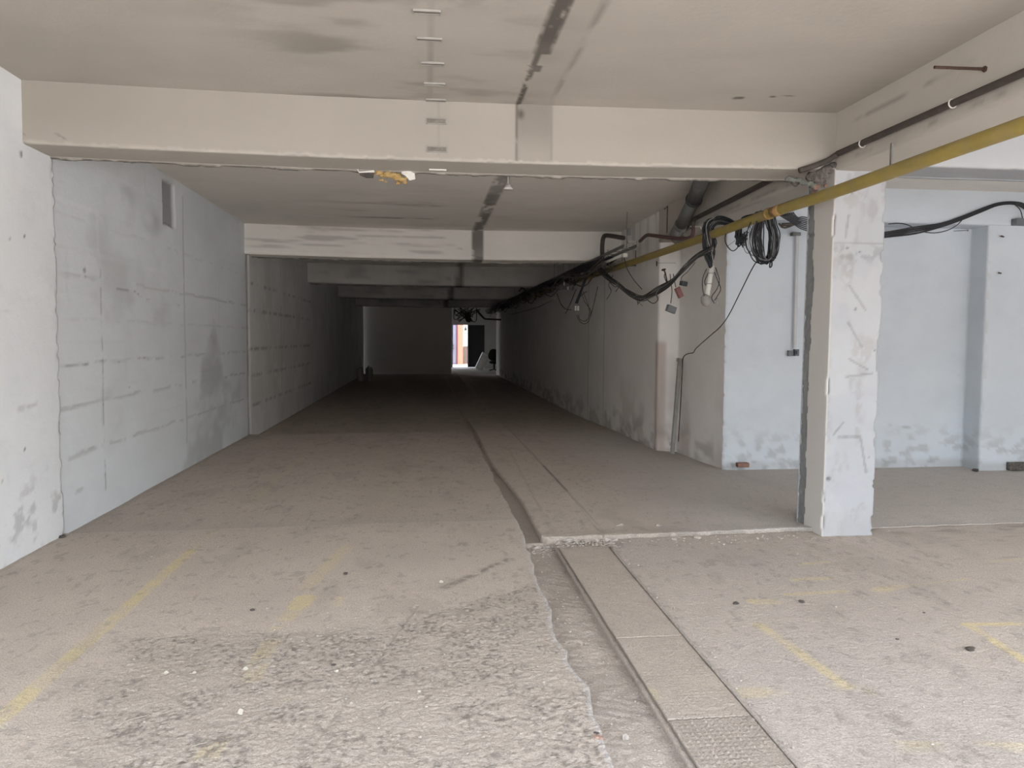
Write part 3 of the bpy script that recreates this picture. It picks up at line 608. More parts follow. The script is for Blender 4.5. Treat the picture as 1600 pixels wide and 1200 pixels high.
# ---- cast-in anchor slots
slots = [(667, 19), (671, 62), (676, 100), (679, 132), (681, 157)]
lab = ['nearest of the cast-in steel slots in the ceiling, by the dark stain', 'second cast-in steel slot in the ceiling counted from the stain', 'middle one of the five cast-in steel slots in the ceiling', 'pale cast-in slot with a bent tab in the ceiling near the beam', 'cast-in slot in the ceiling right against the beam']
def slot(c, ax, up_, lb):
    t = thing('anchor_slot', lb, 'anchor slot', c, 'cast-in slots in a row over the hall')
    ax = Vector(ax); up_ = Vector(up_); nn = ax.cross(up_).normalized()
    if nn.dot(Vector((0, -1, -1))) < 0: nn = -nn
    R_ = Matrix((ax, up_, nn)).transposed()
    k = MB()
    for s in (-1, 1): k.box(Vector(c)+up_*s*.019+nn*.004, (.15, .006, .012), R_)
    for s in (-1, 1): k.box(Vector(c)+ax*s*.074+nn*.004, (.006, .04, .012), R_)
    k.build('rim', M['chan'], t)
    MB().box(Vector(c)+nn*.003, (.142, .030, .008), R_).build('rusty_base', M['mid'] if 'pale' not in lb else M['chan'], t)
    return t
for (x, y), lb in zip(slots, lab):
    c = P(x, y, Z=HC-.045); slot((c.x, min(c.y, 5.97), HC-.040), (1, 0, 0), (0, 1, 0), lb)
for (x, y), lb in zip(((682, 190), (683, 234)), ('upper cast-in slot on the front face of the first beam', 'lower cast-in slot on the front face of the first beam')):
    c = P(x, y, Y=6.01); slot((c.x, 6.005, c.z), (1, 0, 0), (0, 0, 1), lb)
c = P(684, 263, Z=2.955); o = MB().box((c.x, 6.30, 2.952), (.14, .02, .012)).build('white_strip', M['white']); single(o, 'thin white strip set in the underside of the first beam', 'strip')
# ---- ceiling lamp holder
lh = thing('lamp_holder', 'small white lamp holder on the ceiling beside the dark groove', 'lamp holder', P(794, 296, Y=7.6))
c = P(794, 296, Y=7.6)
MB().tube([c+Vector((0, 0, .0)), c+Vector((0, 0, .02)), c+Vector((0, 0, .05))], [.05, .035, .02], 14, 0).build('shade', M['white'], lh, True)
MB().tube([c+Vector((0, 0, .05)), Vector((c.x, c.y, HC-.04))], .006, 6, 0).build('cord', M['white'], lh)

# ---- cables
def loopset(t, n, fn, r, mats, part='cable'):
    for i in range(n):
        pts = fn(i)
        MB().tube(pts, r, 6, 4).build(part, M[mats[i % len(mats)]], t, True)
PX, PZ = 3.12, 2.755
def coil(c, hw, hh, n, r, mats, lb, tail=None, tie=None):
    t = thing('cable_coil', lb, 'cable coil', (c[0], c[1], c[2]-hh), 'cable coils hung over the yellow pipe')
    def fn(i):
        w_ = hw*random.uniform(.40, 1.08); h_ = hh*random.uniform(.86, 1.05); oy = random.uniform(-.05, .05); ox = random.uniform(-.03, .03); pts = []
        for k in range(15):
            a = math.pi/2+2*math.pi*k/14*(1 if i % 2 else -1)
            x = c[0]+ox+w_*math.cos(a)*(1-.25*max(0, math.sin(a))); z = c[2]+h_*math.sin(a)
            if math.sin(a) > .8: z = max(z, PZ+.053)
            pts.append(jit((x, c[1]+oy+.03*math.sin(a*1.3), z), .006))
        return pts
    loopset(t, n, fn, r, mats); return t
cz = 2.60
t = coil((3.20, 7.05, 2.565), .13, .235, 26, .0055, ['cable', 'cable', 'cable2', 'cable'], 'rightmost thick coil of black cable hanging under the yellow pipe')
k = MB().tube([jit((3.24, 7.0, 2.36), .01) for _ in range(3)]+[(3.22, 6.98, 2.29), (3.24, 6.98, 2.30), (3.25, 7.0, 2.36)], .007, 6, 4)
for i in range(6): k.tube([jit((3.24, 7.0, 2.38), .035) for _ in range(5)], .0065, 6, 4)
k.build('tangled_end', M['cable'], t, True)
t = thing('cable_coil', 'middle bundle of black cable draped over the yellow pipe, with thin grey loops', 'cable coil', P(1158, 385, Y=7.6), 'cable coils hung over the yellow pipe')
for i in range(22):
    y = 7.6+random.uniform(-.06, .06); j = lambda a=3: random.uniform(-a, a); e_ = random.uniform(-8, 6)
    MB().tube([P(1194+j(), 337+j(2), Y=y-.25), P(1178+j(2), 337+j(2), Y=y-.12), P(1163+j(5), 342+j(3), Y=y), P(1154+j(6), 354+j(), Y=y), P(1153+j(7), 368+j(), Y=y), P(1157+j(7), 380+j()+e_, Y=y), P(1163+j(8), 370+j()+e_, Y=y+.02)], .0062, 6, 4).build('cable', M['cable'], t, True)
for i in range(5):
    x0 = 1160+i*3; x1 = 1176+i*3; yb = random.uniform(392, 402)
    MB().tube([P(x0, 350, Y=7.6), P(x0-1, 370, Y=7.6), P(x0+3, yb-6, Y=7.6), P((x0+x1)/2+1, yb, Y=7.6), P(x1, yb-8, Y=7.6), P(x1+1, 372, Y=7.6), P(x1-4, 352, Y=7.6)], .0035, 6, 4).build('thin_cable', M['cable2'], t, True)
MB().tube([P(1142, 352, Y=7.8), P(1134, 366, Y=7.8), P(1134, 380, Y=7.8), P(1144, 392, Y=7.8), P(1153, 386, Y=7.8), P(1155, 374, Y=7.8), P(1151, 364, Y=7.8)], .0055, 6, 4).build('loose_loop', M['cable'], t, True)
MB().tube([P(1136, 385, Y=7.82), P(1146, 378, Y=7.82), P(1156, 370, Y=7.82)], .003, 6, 4).build('thin_cable', M['cable2'], t, True)
t = thing('cable_coil', 'leftmost arched bundle of black cables dropping from the yellow pipe to a white lamp', 'cable coil', P(1108, 420, Y=8.3), 'cable coils hung over the yellow pipe')
for i in range(26):
    y = 8.2+random.uniform(-.08, .08); j = lambda a=3: random.uniform(-a, a); s_ = random.uniform(-.2, 1.6)
    MB().tube([P(1152+j(2), 350+j(2), Y=y-.25), P(1140+j(2), 343+j(2)+6*s_, Y=y-.1), P(1124+j(2), 339+j(2)+7*s_, Y=y), P(1108+j(2)+5*s_, 343+j(2)+8*s_, Y=y), P(1099+j(2)+11*s_, 356+j(2)+6*s_, Y=y), P(1099+j(3)+11*s_, 378+j(), Y=y), P(1103+j(4)+8*s_, 400+j(), Y=y), P(1110+j(3), 416+j(), Y=y)], .0065, 6, 4).build('cable', M['cable'] if i % 5 else M['cable2'], t, True)
MB().tube([P(1118, 338, Y=8.1), P(1104, 350, Y=8.1), P(1106, 375, Y=8.1), P(1112, 395, Y=8.1), P(1115, 412, Y=8.1)], .0045, 6, 4).build('pale_cable', M['cable3'], t, True)
# ---- hanging lamp tube
lt = thing('hanging_lamp', 'white tube lamp dangling upright from the cables with a round grey head at the bottom', 'lamp', P(1104, 478, Y=8.25))
u0, u1 = P(1112, 415, Y=8.25), P(1105, 462, Y=8.25)
MB().tube([u0, u1], .030, 12, 0).build('tube', M['white'], lt, True)
MB().tube([u1+Vector((0, 0, .0)), P(1103, 466, Y=8.25), P(1103, 473, Y=8.25), P(1102, 478, Y=8.25)], [.045, .058, .055, .03], 12, 0).build('lamp_head', M['chan'], lt, True)
for z_ in (.25, .6):
    MB().tube([u0.lerp(u1, z_)-Vector((0, 0, .006)), u0.lerp(u1, z_)+Vector((0, 0, .0))], .0318, 12, 0).build('band', M['cabled'], lt)
for pts in ([(1104, 420), (1098, 435), (1098, 452), (1101, 464)], [(1116, 425), (1122, 440), (1126, 452), (1120, 464), (1116, 470)], [(1118, 418), (1124, 438), (1120, 452), (1112, 464), (1116, 474)], [(1106, 428), (1101, 440), (1103, 446)]):
    MB().tube([P(x, y, Y=8.22) for x, y in pts], .0045, 6, 4).build('lead', M['cable'], lt, True)
MB().box(P(1120, 470, Y=8.25), (.018, .018, .06), bev=.003).build('terminal', M['chan'], lt); MB().box(P(1119, 428, Y=8.25), (.016, .016, .03), bev=.003).build('terminal', M['chan'], lt)
# ---- single cable from coil to trunking
pts = [(1192, 398, 7.1), (1178, 415, 7.3), (1160, 450, 7.9), (1140, 490, 8.6), (1126, 510, 9.0), (1108, 526, 9.3), (1088, 544, 9.7), (1083, 551, 9.9), (1074, 553, 10.1), (1067, 560, 10.25), (1066, 580, 10.3), (1064, 620, 10.3), (1060, 690, 10.3)]
o = MB().tube([P(x, y, Y=yy) for x, y, yy in pts], .006, 6, 4).build('loose_cable', M['cable'], None, True); single(o, 'single black cable sagging from the coil to the leaning trunking', 'cable')
# ---- leaning trunking
tr_ = thing('cable_trunking', 'long pale plastic trunking leaning upright in the wall corner', 'trunking', P(1052, 709, Y=10.3))
b0, b1 = P(1051, 709, Y=10.25), P(1063, 560, Y=10.48)
R_ = (b1-b0).to_track_quat('Z', 'X').to_matrix(); L_ = (b1-b0).length
MB().box((b0+b1)/2, (.012, .05, L_), R_).box((b0+b1)/2+R_@Vector((.028, -.02, 0)), (.05, .006, L_), R_).box((b0+b1)/2+R_@Vector((-.028, -.02, 0)), (.05, .006, L_), R_).build('channel', M['chan'], tr_)
MB().box((b0*.9+b1*.1)+R_@Vector((0, -.03, 0)), (.12, .02, .05), R_).build('clip', M['chan'], tr_)
MB().box((b0*.02+b1*.98)+R_@Vector((0, -.03, 0)), (.10, .02, .04), R_).build('clip', M['chan'], tr_)
o = MB().tube([P(1063, 521, Y=10.72), P(1062, 560, Y=10.70)], .007, 6, 0).build('wall_conduit', M['chan']); single(o, 'short thin grey conduit on the wall above the leaning trunking', 'conduit')
# ---- sagging harness
hs = thing('cable_harness', 'bunch of dusty cables tied together sagging between the coils and the cable tray', 'cable bundle', P(1003, 466, X=3.02))
base = [(1112, 388), (1088, 402), (1068, 421), (1050, 441), (1027, 455), (1003, 465), (985, 458), (966, 444), (948, 431), (925, 411)]
for i in range(15):
    ja, jb = random.uniform(-5.5, 5.5), random.uniform(-5, 5)
    MB().tube([P(x+random.uniform(-1, 1), y+ja*math.sin(k*.8+i)+random.uniform(-1.2, 1.2), X=3.0+jb*.006) for k, (x, y) in enumerate(base)], .0065, 6, 4).build('cable', M[['cabled', 'cable', 'cable', 'cabled', 'cable2'][i % 5]], hs, True)
MB().tube([P(1040, 447, X=3.0), P(1026, 456, X=2.96), P(1024, 462, X=2.98), P(1000, 472, X=2.97), P(1004, 478, X=2.97)], .005, 6, 3).build('tape', M['cable3'], hs)
for pts in ([(975, 402), (980, 420), (990, 437), (1003, 452)], [(1008, 466), (1020, 474), (1028, 468), (1024, 458)], [(1040, 425), (1038, 432), (1041, 440)], [(958, 430), (951, 445), (955, 455), (948, 468)], [(948, 435), (960, 448), (968, 446), (962, 456)], [(995, 465), (997, 476)], [(1000, 463), (998, 474)]):
    MB().tube([P(x, y, X=3.0) for x, y in pts], .006, 6, 4).build('loose_end', M['cabled'], hs, True)
# ---- connectors dangling
def dangle(name, lb, cat, wire, box, size, m, rot, Y=9.35):
    t = thing(name, lb, cat, P(*box, Y=Y)-Vector((0, 0, size[2]/2)))
    R_ = Matrix.Rotation(rot, 3, 'Y')@Matrix.Rotation(.4, 3, 'Z')
    MB().box(P(*box, Y=Y), size, R_, bev=.006).build('body', M[m], t)
    MB().box(P(*box, Y=Y)+R_@Vector((0, -size[1]*.5, 0)), (size[0]*.75, .006, size[2]*.6), R_, bev=.002).build('cover', M[m], t)
    MB().tube([P(x, y, Y=Y) for x, y in wire], .0055, 6, 4).build('lead', M['cabled'], t, True)
    return t
dangle('socket_box', 'grey plastic box dangling lowest on its own wire before the wall', 'electrical box', [(1047, 428), (1048, 440), (1050, 455), (1048, 474)], (1048.5, 483), (.135, .05, .085), 'greybox', .30, 9.35)
dangle('plug_connector', 'dusty red connector dangling from the sagging cables', 'connector', [(1052, 428), (1054, 440), (1056, 449)], (1061, 457), (.07, .045, .13), 'redpl', -.45, 9.2)
dangle('switch_box', 'small dark box with a light face hanging beside the red connector', 'electrical box', [(1086, 410), (1074, 425), (1066, 432), (1064, 438)], (1068, 443), (.09, .05, .055), 'dgrey', .15, 9.0)
# ---- rods and cable tray
ty = [10.9, 13.2, 17.2, 21, 25, 29, 33]
tray = thing('cable_tray', 'dusty steel cable tray hung on thin rods along the corridor wall', 'cable tray', (2.88, 10.7, 2.9))
for x in (2.78, 2.96): MB().box((x, 22.5, 2.92), (.008, 23.6, .045)).build('side_rail', M['steel'], tray)
for i in range(60): MB().box((2.87, 10.9+i*.39, 2.903), (.18, .02, .008)).build('rung', M['steel'], tray)
for y in ty: MB().tube([(2.87, y, 2.9), (2.87, y, HC-.02)], .006, 6, 0).build('hanger_rod', M['steel'], tray)
MB().box(P(983, 362, Y=10.95), (.05, .05, .10), bev=.005).build('hanger_clamp', M['steel'], tray)
MB().box(P(986, 378, Y=10.75), (.10, .07, .035), bev=.006).box(P(997, 379, Y=10.75), (.05, .05, .03), bev=.006).build('end_clamp', M['chan'], tray)
o = MB().tube([P(941, 402, Y=12.3), P(941, 385, Y=12.3), P(943, 371, Y=12.3), P(949, 368, Y=12.3), P(975, 372, Y=12.0)], .035, 12, 4).build('elbow_pipe', M['black'], None, True); single(o, 'dark bent pipe rising from the cable tray and turning right', 'pipe')
fl = thing('strip_light', 'white fluorescent strip light hanging under the cable tray', 'light fixture', P(955, 408, Y=12))
MB().tube([P(934, 415, Y=12.7), P(974, 398, Y=11.2)], .022, 10, 0).build('tube', M['white'], fl, True)
MB().box(P(976, 399, Y=11.15), (.07, .08, .06), bev=.01).build('end_socket', M['white'], fl)
MB().box(P(935, 415, Y=12.72), (.04, .04, .05), bev=.01).build('end_socket', M['chan'], fl)
for x in (950, 972): MB().tube([P(x, 390, Y=12), P(x, 409, Y=12)], .004, 6, 0).build('hanging_wire', M['cable'], fl)
# ---- cable mess along the tray
ms = thing('tray_cables', 'tangle of old dark cables lying along the cable tray into the dark corridor', 'cable bundle', (2.87, 12, 2.85))
for i in range(24):
    y = 12.0; pts = []; ph = random.uniform(0, 6); x0 = 2.87+random.uniform(-.14, .14); amp = random.uniform(.01, .09) if i % 3 else random.uniform(.15, .34)
    while y < 36: pts.append(Vector((x0+random.uniform(-.03, .03), y, 2.93-.03*random.random()-amp*abs(math.sin(y*.9+ph))))); y += random.uniform(.5, .9)
    MB().tube(pts, random.choice([.010, .012, .016]), 6, 3).build('cable', M[['cabled', 'cable', 'cable'][i % 3]], ms, True)
for i in range(22):
    y = random.uniform(13.5, 30); d_ = random.uniform(.08, .25)
    MB().tube([jit((2.86, y, 2.9), .05), jit((2.84, y+.1, 2.9-d_), .04), jit((2.86, y+.3, 2.88-d_), .04), jit((2.9, y+.5, 2.9), .05)], .009, 6, 4).build('hanging_loop', M['cable'], ms, True)
MB().tube([P(868, 466, X=2.8), P(845, 478, X=2.8), P(832, 482.5, X=2.8), P(820, 486, X=2.8), P(797, 492, X=2.8)], .016, 6, 4).build('pale_cable', M['cable3'], ms, True)
for pts in ([(900, 452), (893, 470), (884, 490)], [(870, 458), (876, 474), (884, 483), (893, 484)], [(917, 455), (908, 462), (899, 474)]):
    MB().tube([P(x, y, Y=14.2) for x, y in pts], .007, 6, 4).build('hanging_loop', M['cable'], ms, True)
hl = thing('socket_outlet', 'small white socket dangling on black cables below the cable tray', 'socket', P(900, 487, Y=14))
MB().box(P(899, 481.5, Y=14), (.032, .03, .085), bev=.006).box(P(903.2, 481.5, Y=14), (.034, .03, .085), bev=.006).build('housing', M['white'], hl)
for i in range(5): MB().tube([P(922+random.uniform(-2, 2), 412, Y=14), P(915+i*.6, 430, Y=14), P(908+i*.5, 452, Y=14), P(899+i*.8, 474, Y=14)], .011, 6, 4).build('lead', M['cable'], hl, True)
hw_ = thing('cable_loop', 'long thin loop of cable hanging just right of the white socket', 'cable', P(913, 506, Y=14))
for a_, off in ((0, 0), (1, 3)):
    MB().tube([P(908+off, 455, Y=14), P(914+off, 472, Y=14), P(923-a_*2, 485, Y=14), P(921-a_, 499-a_*3, Y=14), P(914, 506-a_*4, Y=14), P(906, 502-a_*3, Y=14), P(901+off, 492, Y=14)], .0065, 6, 4).build('strand', M['cabled'], hw_, True)
MB().tube([P(934, 448, Y=14), P(929, 470, Y=14), P(924, 490, Y=14), P(919, 503, Y=14), P(913, 506, Y=14)], .0065, 6, 4).build('strand', M['cabled'], hw_, True)
gl = thing('hanging_light', 'dusty lamp with two pale spots tangled in the dark cables', 'lamp', P(884, 452, Y=16))
MB().tube([P(872, 450, Y=16), P(882, 446, Y=15.8), P(894, 450, Y=15.6)], [.05, .08, .05], 12, 3).build('shade', M['steel'], gl, True)
MB().rock(P(881.5, 443.5, Y=15.6), (.016, .016, .04), 3).rock(P(887.5, 450, Y=15.6), (.022, .016, .035), 4).build('bulb', M['white'], gl, True)
db = thing('junction_box', 'dark junction box standing up from the cable tray deep in the corridor', 'electrical box', P(817, 447, Y=21))
MB().box(P(817, 441, Y=21), (.09, .08, .07), bev=.01).box(P(816, 448, Y=21), (.03, .03, .15)).build('body', M['dgrey'], db)
MB().tube([P(811, 456, Y=21), P(816, 449, Y=21), P(823, 456, Y=21)], .02, 8, 3).build('lead', M['cable'], db, True)
o = MB().tube([P(745, 485, Y=30), P(756, 497, Y=30), P(762, 498.5, Y=31), P(783, 499.5, Y=31)], .035, 8, 3).build('bent_pipe', M['black'], None, True); single(o, 'dark bent pipe crossing above the far doorway', 'pipe')
k = MB()
for i in range(14): k.tube([P(708+random.uniform(0, 45), 480+random.uniform(0, 6), Y=33) if j != 1 else P(725+random.uniform(-15, 20), 495+random.uniform(-6, 9), Y=33) for j in range(3)], .018, 6, 4)
k.rock(P(731, 498, Y=33), (.14, .1, .16), 5)
o = k.build('cable_tangle', M['cable'], None, True); single(o, 'dark tangle of cables hanging in front of the wall above the far doorway', 'cable bundle')

# ---- block wall fittings
cd = thing('wall_socket', 'small dark double socket on the white wall at the foot of a conduit', 'socket', P(1243, 558, Y=9.16))
MB().box(P(1244, 551, Y=9.15), (.055, .06, .085), bev=.006).box(P(1235, 552, Y=9.16), (.07, .04, .07), bev=.006).build('housing', M['greybox'], cd)
MB().box(P(1244, 551, Y=9.11), (.03, .006, .045), bev=.002).build('face', M['dgrey'], cd)
o = MB().tube([P(1246, 366, Y=9.15), P(1241.5, 544, Y=9.15)], .020, 8, 0).build('conduit', M['conduit']); single(o, 'pale vertical conduit on the white wall left of the pillar', 'conduit')
o = MB().box(P(1243, 366, Y=9.14), (.11, .07, .04), bev=.005).build('conduit_bracket', M['steel']); single(o, 'small grey bracket where the conduit meets the lintel', 'bracket')
# cables entering behind pillar
cb = thing('cable_bundle', 'parallel black cables running behind the top of the pillar', 'cable bundle', P(1240, 345, Y=7.6))
for i in range(8): MB().tube([P(1218+i*3.0, 336-i*.6, Y=7.2), P(1236+i*1.6, 347-i*1.0, Y=7.8), P(1262, 361-i*3.0, Y=8.4), P(1330, 372-i*2, Y=8.9)], .0065, 6, 4).build('cable', M['cable'], cb, True)
MB().tube([P(1222, 351, Y=8.9), P(1236, 350, Y=8.9), P(1250, 347, Y=8.9)], .02, 8, 3).tube([P(1217, 349, Y=8.9), P(1226, 356, Y=8.9), P(1252, 346, Y=8.9)], .012, 8, 3).build('stub', M['cabled'], cb, True)
# right wall bundle
wb = thing('wall_cables', 'bundle of black cables rising across the upper white wall right of the pillar', 'cable bundle', P(1480, 350, Y=8.80))
for i in range(9):
    o_ = (i-4)*.9
    MB().tube([P(1340, 372+o_, Y=8.78), P(1388, 366+o_*1.3+random.uniform(-1, 1), Y=8.80), P(1430, 360+o_*1.2+random.uniform(-1.5, 1.5), Y=8.81), P(1470, 352+o_*.8, Y=8.82), P(1500, 342+o_*.7, Y=8.82), P(1535, 328+o_*.7, Y=8.82), P(1560, 319+o_*.5, Y=8.83), P(1585, 317.5+o_*.5, Y=8.82), P(1604, 325+o_, Y=8.82), P(1618, 345, Y=8.80)], .0085, 6, 4).build('cable', M['cable'], wb, True)
for pts in ([(1388, 350), (1405, 349), (1420, 352), (1432, 360)], [(1440, 362), (1460, 364), (1480, 360), (1495, 352), (1503, 344)], [(1585, 319), (1594, 328), (1598, 342)]):
    MB().tube([P(x, y, Y=8.80) for x, y in pts], .006, 6, 4).build('loose_cable', M['cable'], wb, True)
jb = MB().box(P(1597, 347, Y=8.81), (.22, .10, .08), bev=.008).build('junction_box', M['greybox']); single(jb, 'grey junction box on the lintel at the right edge of the picture', 'electrical box')
for (x, y), lb in zip(((1564, 370), (1560, 427)), ('upper of two short bolts in the white pilaster at the far right', 'lower of two short bolts in the white pilaster at the far right')):
    a_ = P(x+4, y, Y=8.90)
    o = MB().tube([a_, a_+Vector((-.07, -.05, 0))], .009, 8, 0).build('wall_bolt', M['rust']); single(o, lb, 'bolt', 'bolts in the white pilaster')
o = MB().tube([P(1512, 360, Y=9.18), P(1512, 360, Y=9.15)], .012, 8, 0).tube([P(1490, 361, Y=9.20), P(1512, 360, Y=9.17)], .004, 6, 0).build('hook', M['steel']); single(o, 'tiny hook with a wire under the lintel beside the pilaster', 'hook')
for nx, ny in ((1275, 360),): pass
# ---- ceiling nails / brackets on the corridor beam
o = MB().tube([P(1038, 327, Y=9.9), P(1043, 322, Y=9.9), P(1042, 364, Y=9.9)], .007, 6, 0).build('hanging_strap', M['rust']); single(o, 'rusty strap hanging from the ceiling corner left of the drain pipe', 'strap')
for x, y in ((1026, 413), (966, 434)):
    pass
o = MB().tube([P(1026, 408, Y=10.78), P(1026, 416, Y=10.78)], .008, 6, 0).tube([P(1026, 411, Y=10.77), P(1056, 411, Y=10.4)], .002, 5, 0).build('wall_nail', M['rust']); single(o, 'small nail with a taut wire on the corner of the reveal', 'nail')
MB().tube([P(1037, 421, X=3.0), P(1040, 428, X=3.0), P(1041, 434, X=3.0), P(1044, 447, X=3.0)], .009, 6, 0).tube([P(1035, 422, X=3.0), P(1039, 421, X=3.0)], .014, 6, 0).build('hook', M['rust'], hs)

# ---- floor plates
def plate(y0, y1, lb, stud):
    x0 = lambda y: float(np.interp(y, TRP[:, 0], TRP[:, 1]))+.012; x1 = lambda y: float(np.interp(y, TPP[:, 0], TPP[:, 1]))-.008
    t = thing('floor_plate', lb, 'metal plate', ((x0(y0)+x1(y0))/2, (y0+y1)/2, -.06), 'steel plates in a row over the floor channel')
    v = np.arange(y0, y1, .0065); u = np.linspace(0, 1, 62)
    Y = np.broadcast_to(v[:, None], (len(v), 62)); X = np.array([x0(a) for a in v])[:, None]*(1-u)+np.array([x1(a) for a in v])[:, None]*u
    # diamond studs
    cx, cy_ = X/.030, Y/.030; ix = np.floor(cx); iy = np.floor(cy_); par = (ix+iy) % 2
    lx, ly = cx-ix-.5, cy_-iy-.5; a = np.where(par > 0, lx+ly, lx-ly); b = np.where(par > 0, lx-ly, lx+ly)
    st = ss(1, .5, (a/.5)**2+(b/.16)**2)
    dust = fbm(X*9, Y*9, 200); Z = -.028+.0055*st*(ss(.62, .42, dust)*.7+.3)*stud+.004*(fbm(X*3, Y*3, 201)-.5)+.003*(fbm(X*40, Y*40, 202)-.5)*(2-stud)
    yl = .35*ss(.16/2+.02, .16/2-.02, abs(Y-3.34))*ss(.4, .6, fbm(X*8, Y*8, 203))
    co = np.stack([X, Y, Z], -1)
    # skirt
    co = np.pad(co, ((1, 1), (1, 1), (0, 0)), 'edge'); sk = np.zeros(co.shape[:2], bool); sk[[0, -1]] = True; sk[:, [0, -1]] = True
    co[..., 2] = np.where(sk, -.045, co[..., 2]); c4 = np.pad(mk(X.shape, st*0, yl, (1-st)*.18*(stud > 1), st*0.), ((1, 1), (1, 1), (0, 0)), 'edge')
    c4[sk] = (0, 0, 1, 0)  # plate edges painted dark in place of their shade
    link(grid_mesh('plate', co, c4, True), 'plate', M['plate'], t)
    MB().box(((x0(y0)+x1(y0))/2, (y0+y1)/2, -.055), (x1(y0)-x0(y0)-.03, y1-y0-.03, .012)).build('support', M['rust'], t)
plate(4.016, 5.86, 'farthest dusty steel floor plate, long and smooth, ending at the crossing ridge', .35)
plate(3.114, 4.006, 'middle dusty steel floor plate crossed by a faint yellow band', .6)
plate(1.90, 3.106, 'nearest steel floor plate with a clear raised tread pattern', 1.3)
ra = thing('edge_rail', 'narrow steel rail along the right side of the floor plates', 'rail', (1.41, 4, -.05))
k = MB(); ys = np.arange(1.9, 5.85, .1)
k.tube([(float(np.interp(y, TPP[:, 0], TPP[:, 1]))+.004, y, -.026+random.uniform(-.002, .002)) for y in ys], .010, 6, 1)
k.build('rail', M['grit'], ra, True)
ts = [(1.425, 1.0), ]
# ---- stones and scraps
def stone(px, py, s, m, lb, cat='stone', z=0, name='stone', flat=.5, sd=0, grp=None):
    c = P(px, py, Z=z); o = MB().rock((c.x, c.y, z+s*flat*.6), (s, s*.75, s*flat), sd, 2, .3).build(name, M[m], None, False); single(o, lb, cat, grp)
stone(935, 1156, .022, 'pink', 'pink brick chip lodged in the broken slab edge near the bottom', z=-.01, sd=1)
stone(932, 1148, .016, 'dstone', 'dark stone next to the pink brick chip', z=-.01, sd=2)
stone(978, 1155, .016, 'grit', 'upright pebble lying in the channel near the bottom edge', z=-.08, sd=3, flat=.9)
stone(1516, 1016, .026, 'dstone', 'dark stone lying alone on the right side of the floor', z=-.035, sd=4)
stone(1252, 941, .020, 'dstone', 'small dark stone beside the worn yellow mark', z=-.035, sd=5)
stone(1150, 944, .020, 'dstone', 'flat dark stone to the right of the floor plates', z=-.035, sd=6)
stone(1444, 958, .009, 'dstone', 'tiny dark chip behind the lone dark stone', z=-.035, sd=7)
stone(1402, 1000, .012, 'dstone', 'tiny dark chip in the middle of the right floor', z=-.035, sd=8)
stone(394, 954, .014, 'dstone', 'small dark pebble between the two yellow lines', sd=9)
stone(521, 1040, .012, 'dstone', 'small dark pebble beside the long scratch on the left slab', sd=10)
stone(526, 1049, .011, 'leaf', 'tiny white pebble beside the long scratch', sd=11)
stone(655, 1081, .010, 'leaf', 'tiny white pebble right of the long scratch', sd=12)
stone(237, 870, .012, 'leaf', 'tiny white pebble near the left wall', sd=13)
stone(1113, 727, .022, 'dstone', 'small dark lump near the foot of the white block corner', sd=15) if 0 else None
stone(540, 897, .016, 'dstone', 'flat dark chip on the left slab behind the yellow dashes', sd=16)
stone(98, 840, .03, 'dstone', 'dark lump at the foot of the left wall corner', sd=17)
stone(1524, 736, .04, 'dstone', 'dark chip on the floor beside the right pilaster', sd=18)
o = MB().box(P(1160, 730, Y=9.05)+Vector((0, 0, .03)), (.15, .08, .055), bev=.008).build('brick_piece', M['brick']); single(o, 'brick piece lying at the foot of the white block wall', 'brick')
def flake(px, py, s, lb, rot, tilt=.5):
    c = P(px, py, Z=.0); t = thing('dry_leaf', lb, 'leaf', (c.x, c.y, 0.002))
    R_ = Matrix.Rotation(rot, 3, 'Z')@Matrix.Rotation(tilt, 3, 'X'); k = MB(); V = []
    for i in range(7):
        u = i/6; wd = .45*s*math.sin(math.pi*(.08+.9*u))
        V += [(-s/2+s*u, -wd, .25*wd), (-s/2+s*u, 0, 0), (-s/2+s*u, wd, .25*wd)]
    V = [R_@Vector(v)+c+Vector((0, 0, .012)) for v in V]
    k.add(V, [[i*3+j, i*3+j+1, i*3+j+4, i*3+j+3] for i in range(6) for j in (0, 1)])
    k.add([v+Vector((0, 0, -.0015)) for v in V], [[i*3+j, i*3+j+3, i*3+j+4, i*3+j+1] for i in range(6) for j in (0, 1)])
    k.build('blade', M['leaf'], t, True)
    MB().tube([V[1], V[1]+R_@Vector((-.012, .002, 0))], .001, 5, 0).build('stem', M['leaf'], t)
flake(260, 1055, .022, 'left of two pale dry leaves on the rough left floor', .2)
flake(304, 1055, .018, 'right of two pale dry leaves on the rough left floor', .5)
flake(376, 1116, .028, 'pale dry leaf standing on edge near the yellow corner mark', .9, 1.1)
flake(384, 1049, .025, 'dry leaf lying on the worn yellow dash', .1)
flake(690, 912, .03, 'pale dry leaf on the left slab near the broken edge', .4)
for (x, y, dx, dy), lb in zip(((180, 1122, 12, -14), (188, 1130, 42, -12), (300, 1166, 24, -6)), ('short pale straw near the left yellow line', 'long pale straw near the left yellow line', 'pale straw near the bottom left of the floor')):
    o = MB().tube([P(x, y, Z=.006), P(x+dx*.5, y+dy*.6, Z=.008), P(x+dx, y+dy, Z=.006)], .0012, 5, 3).build('straw', M['leaf']); single(o, lb, 'straw')
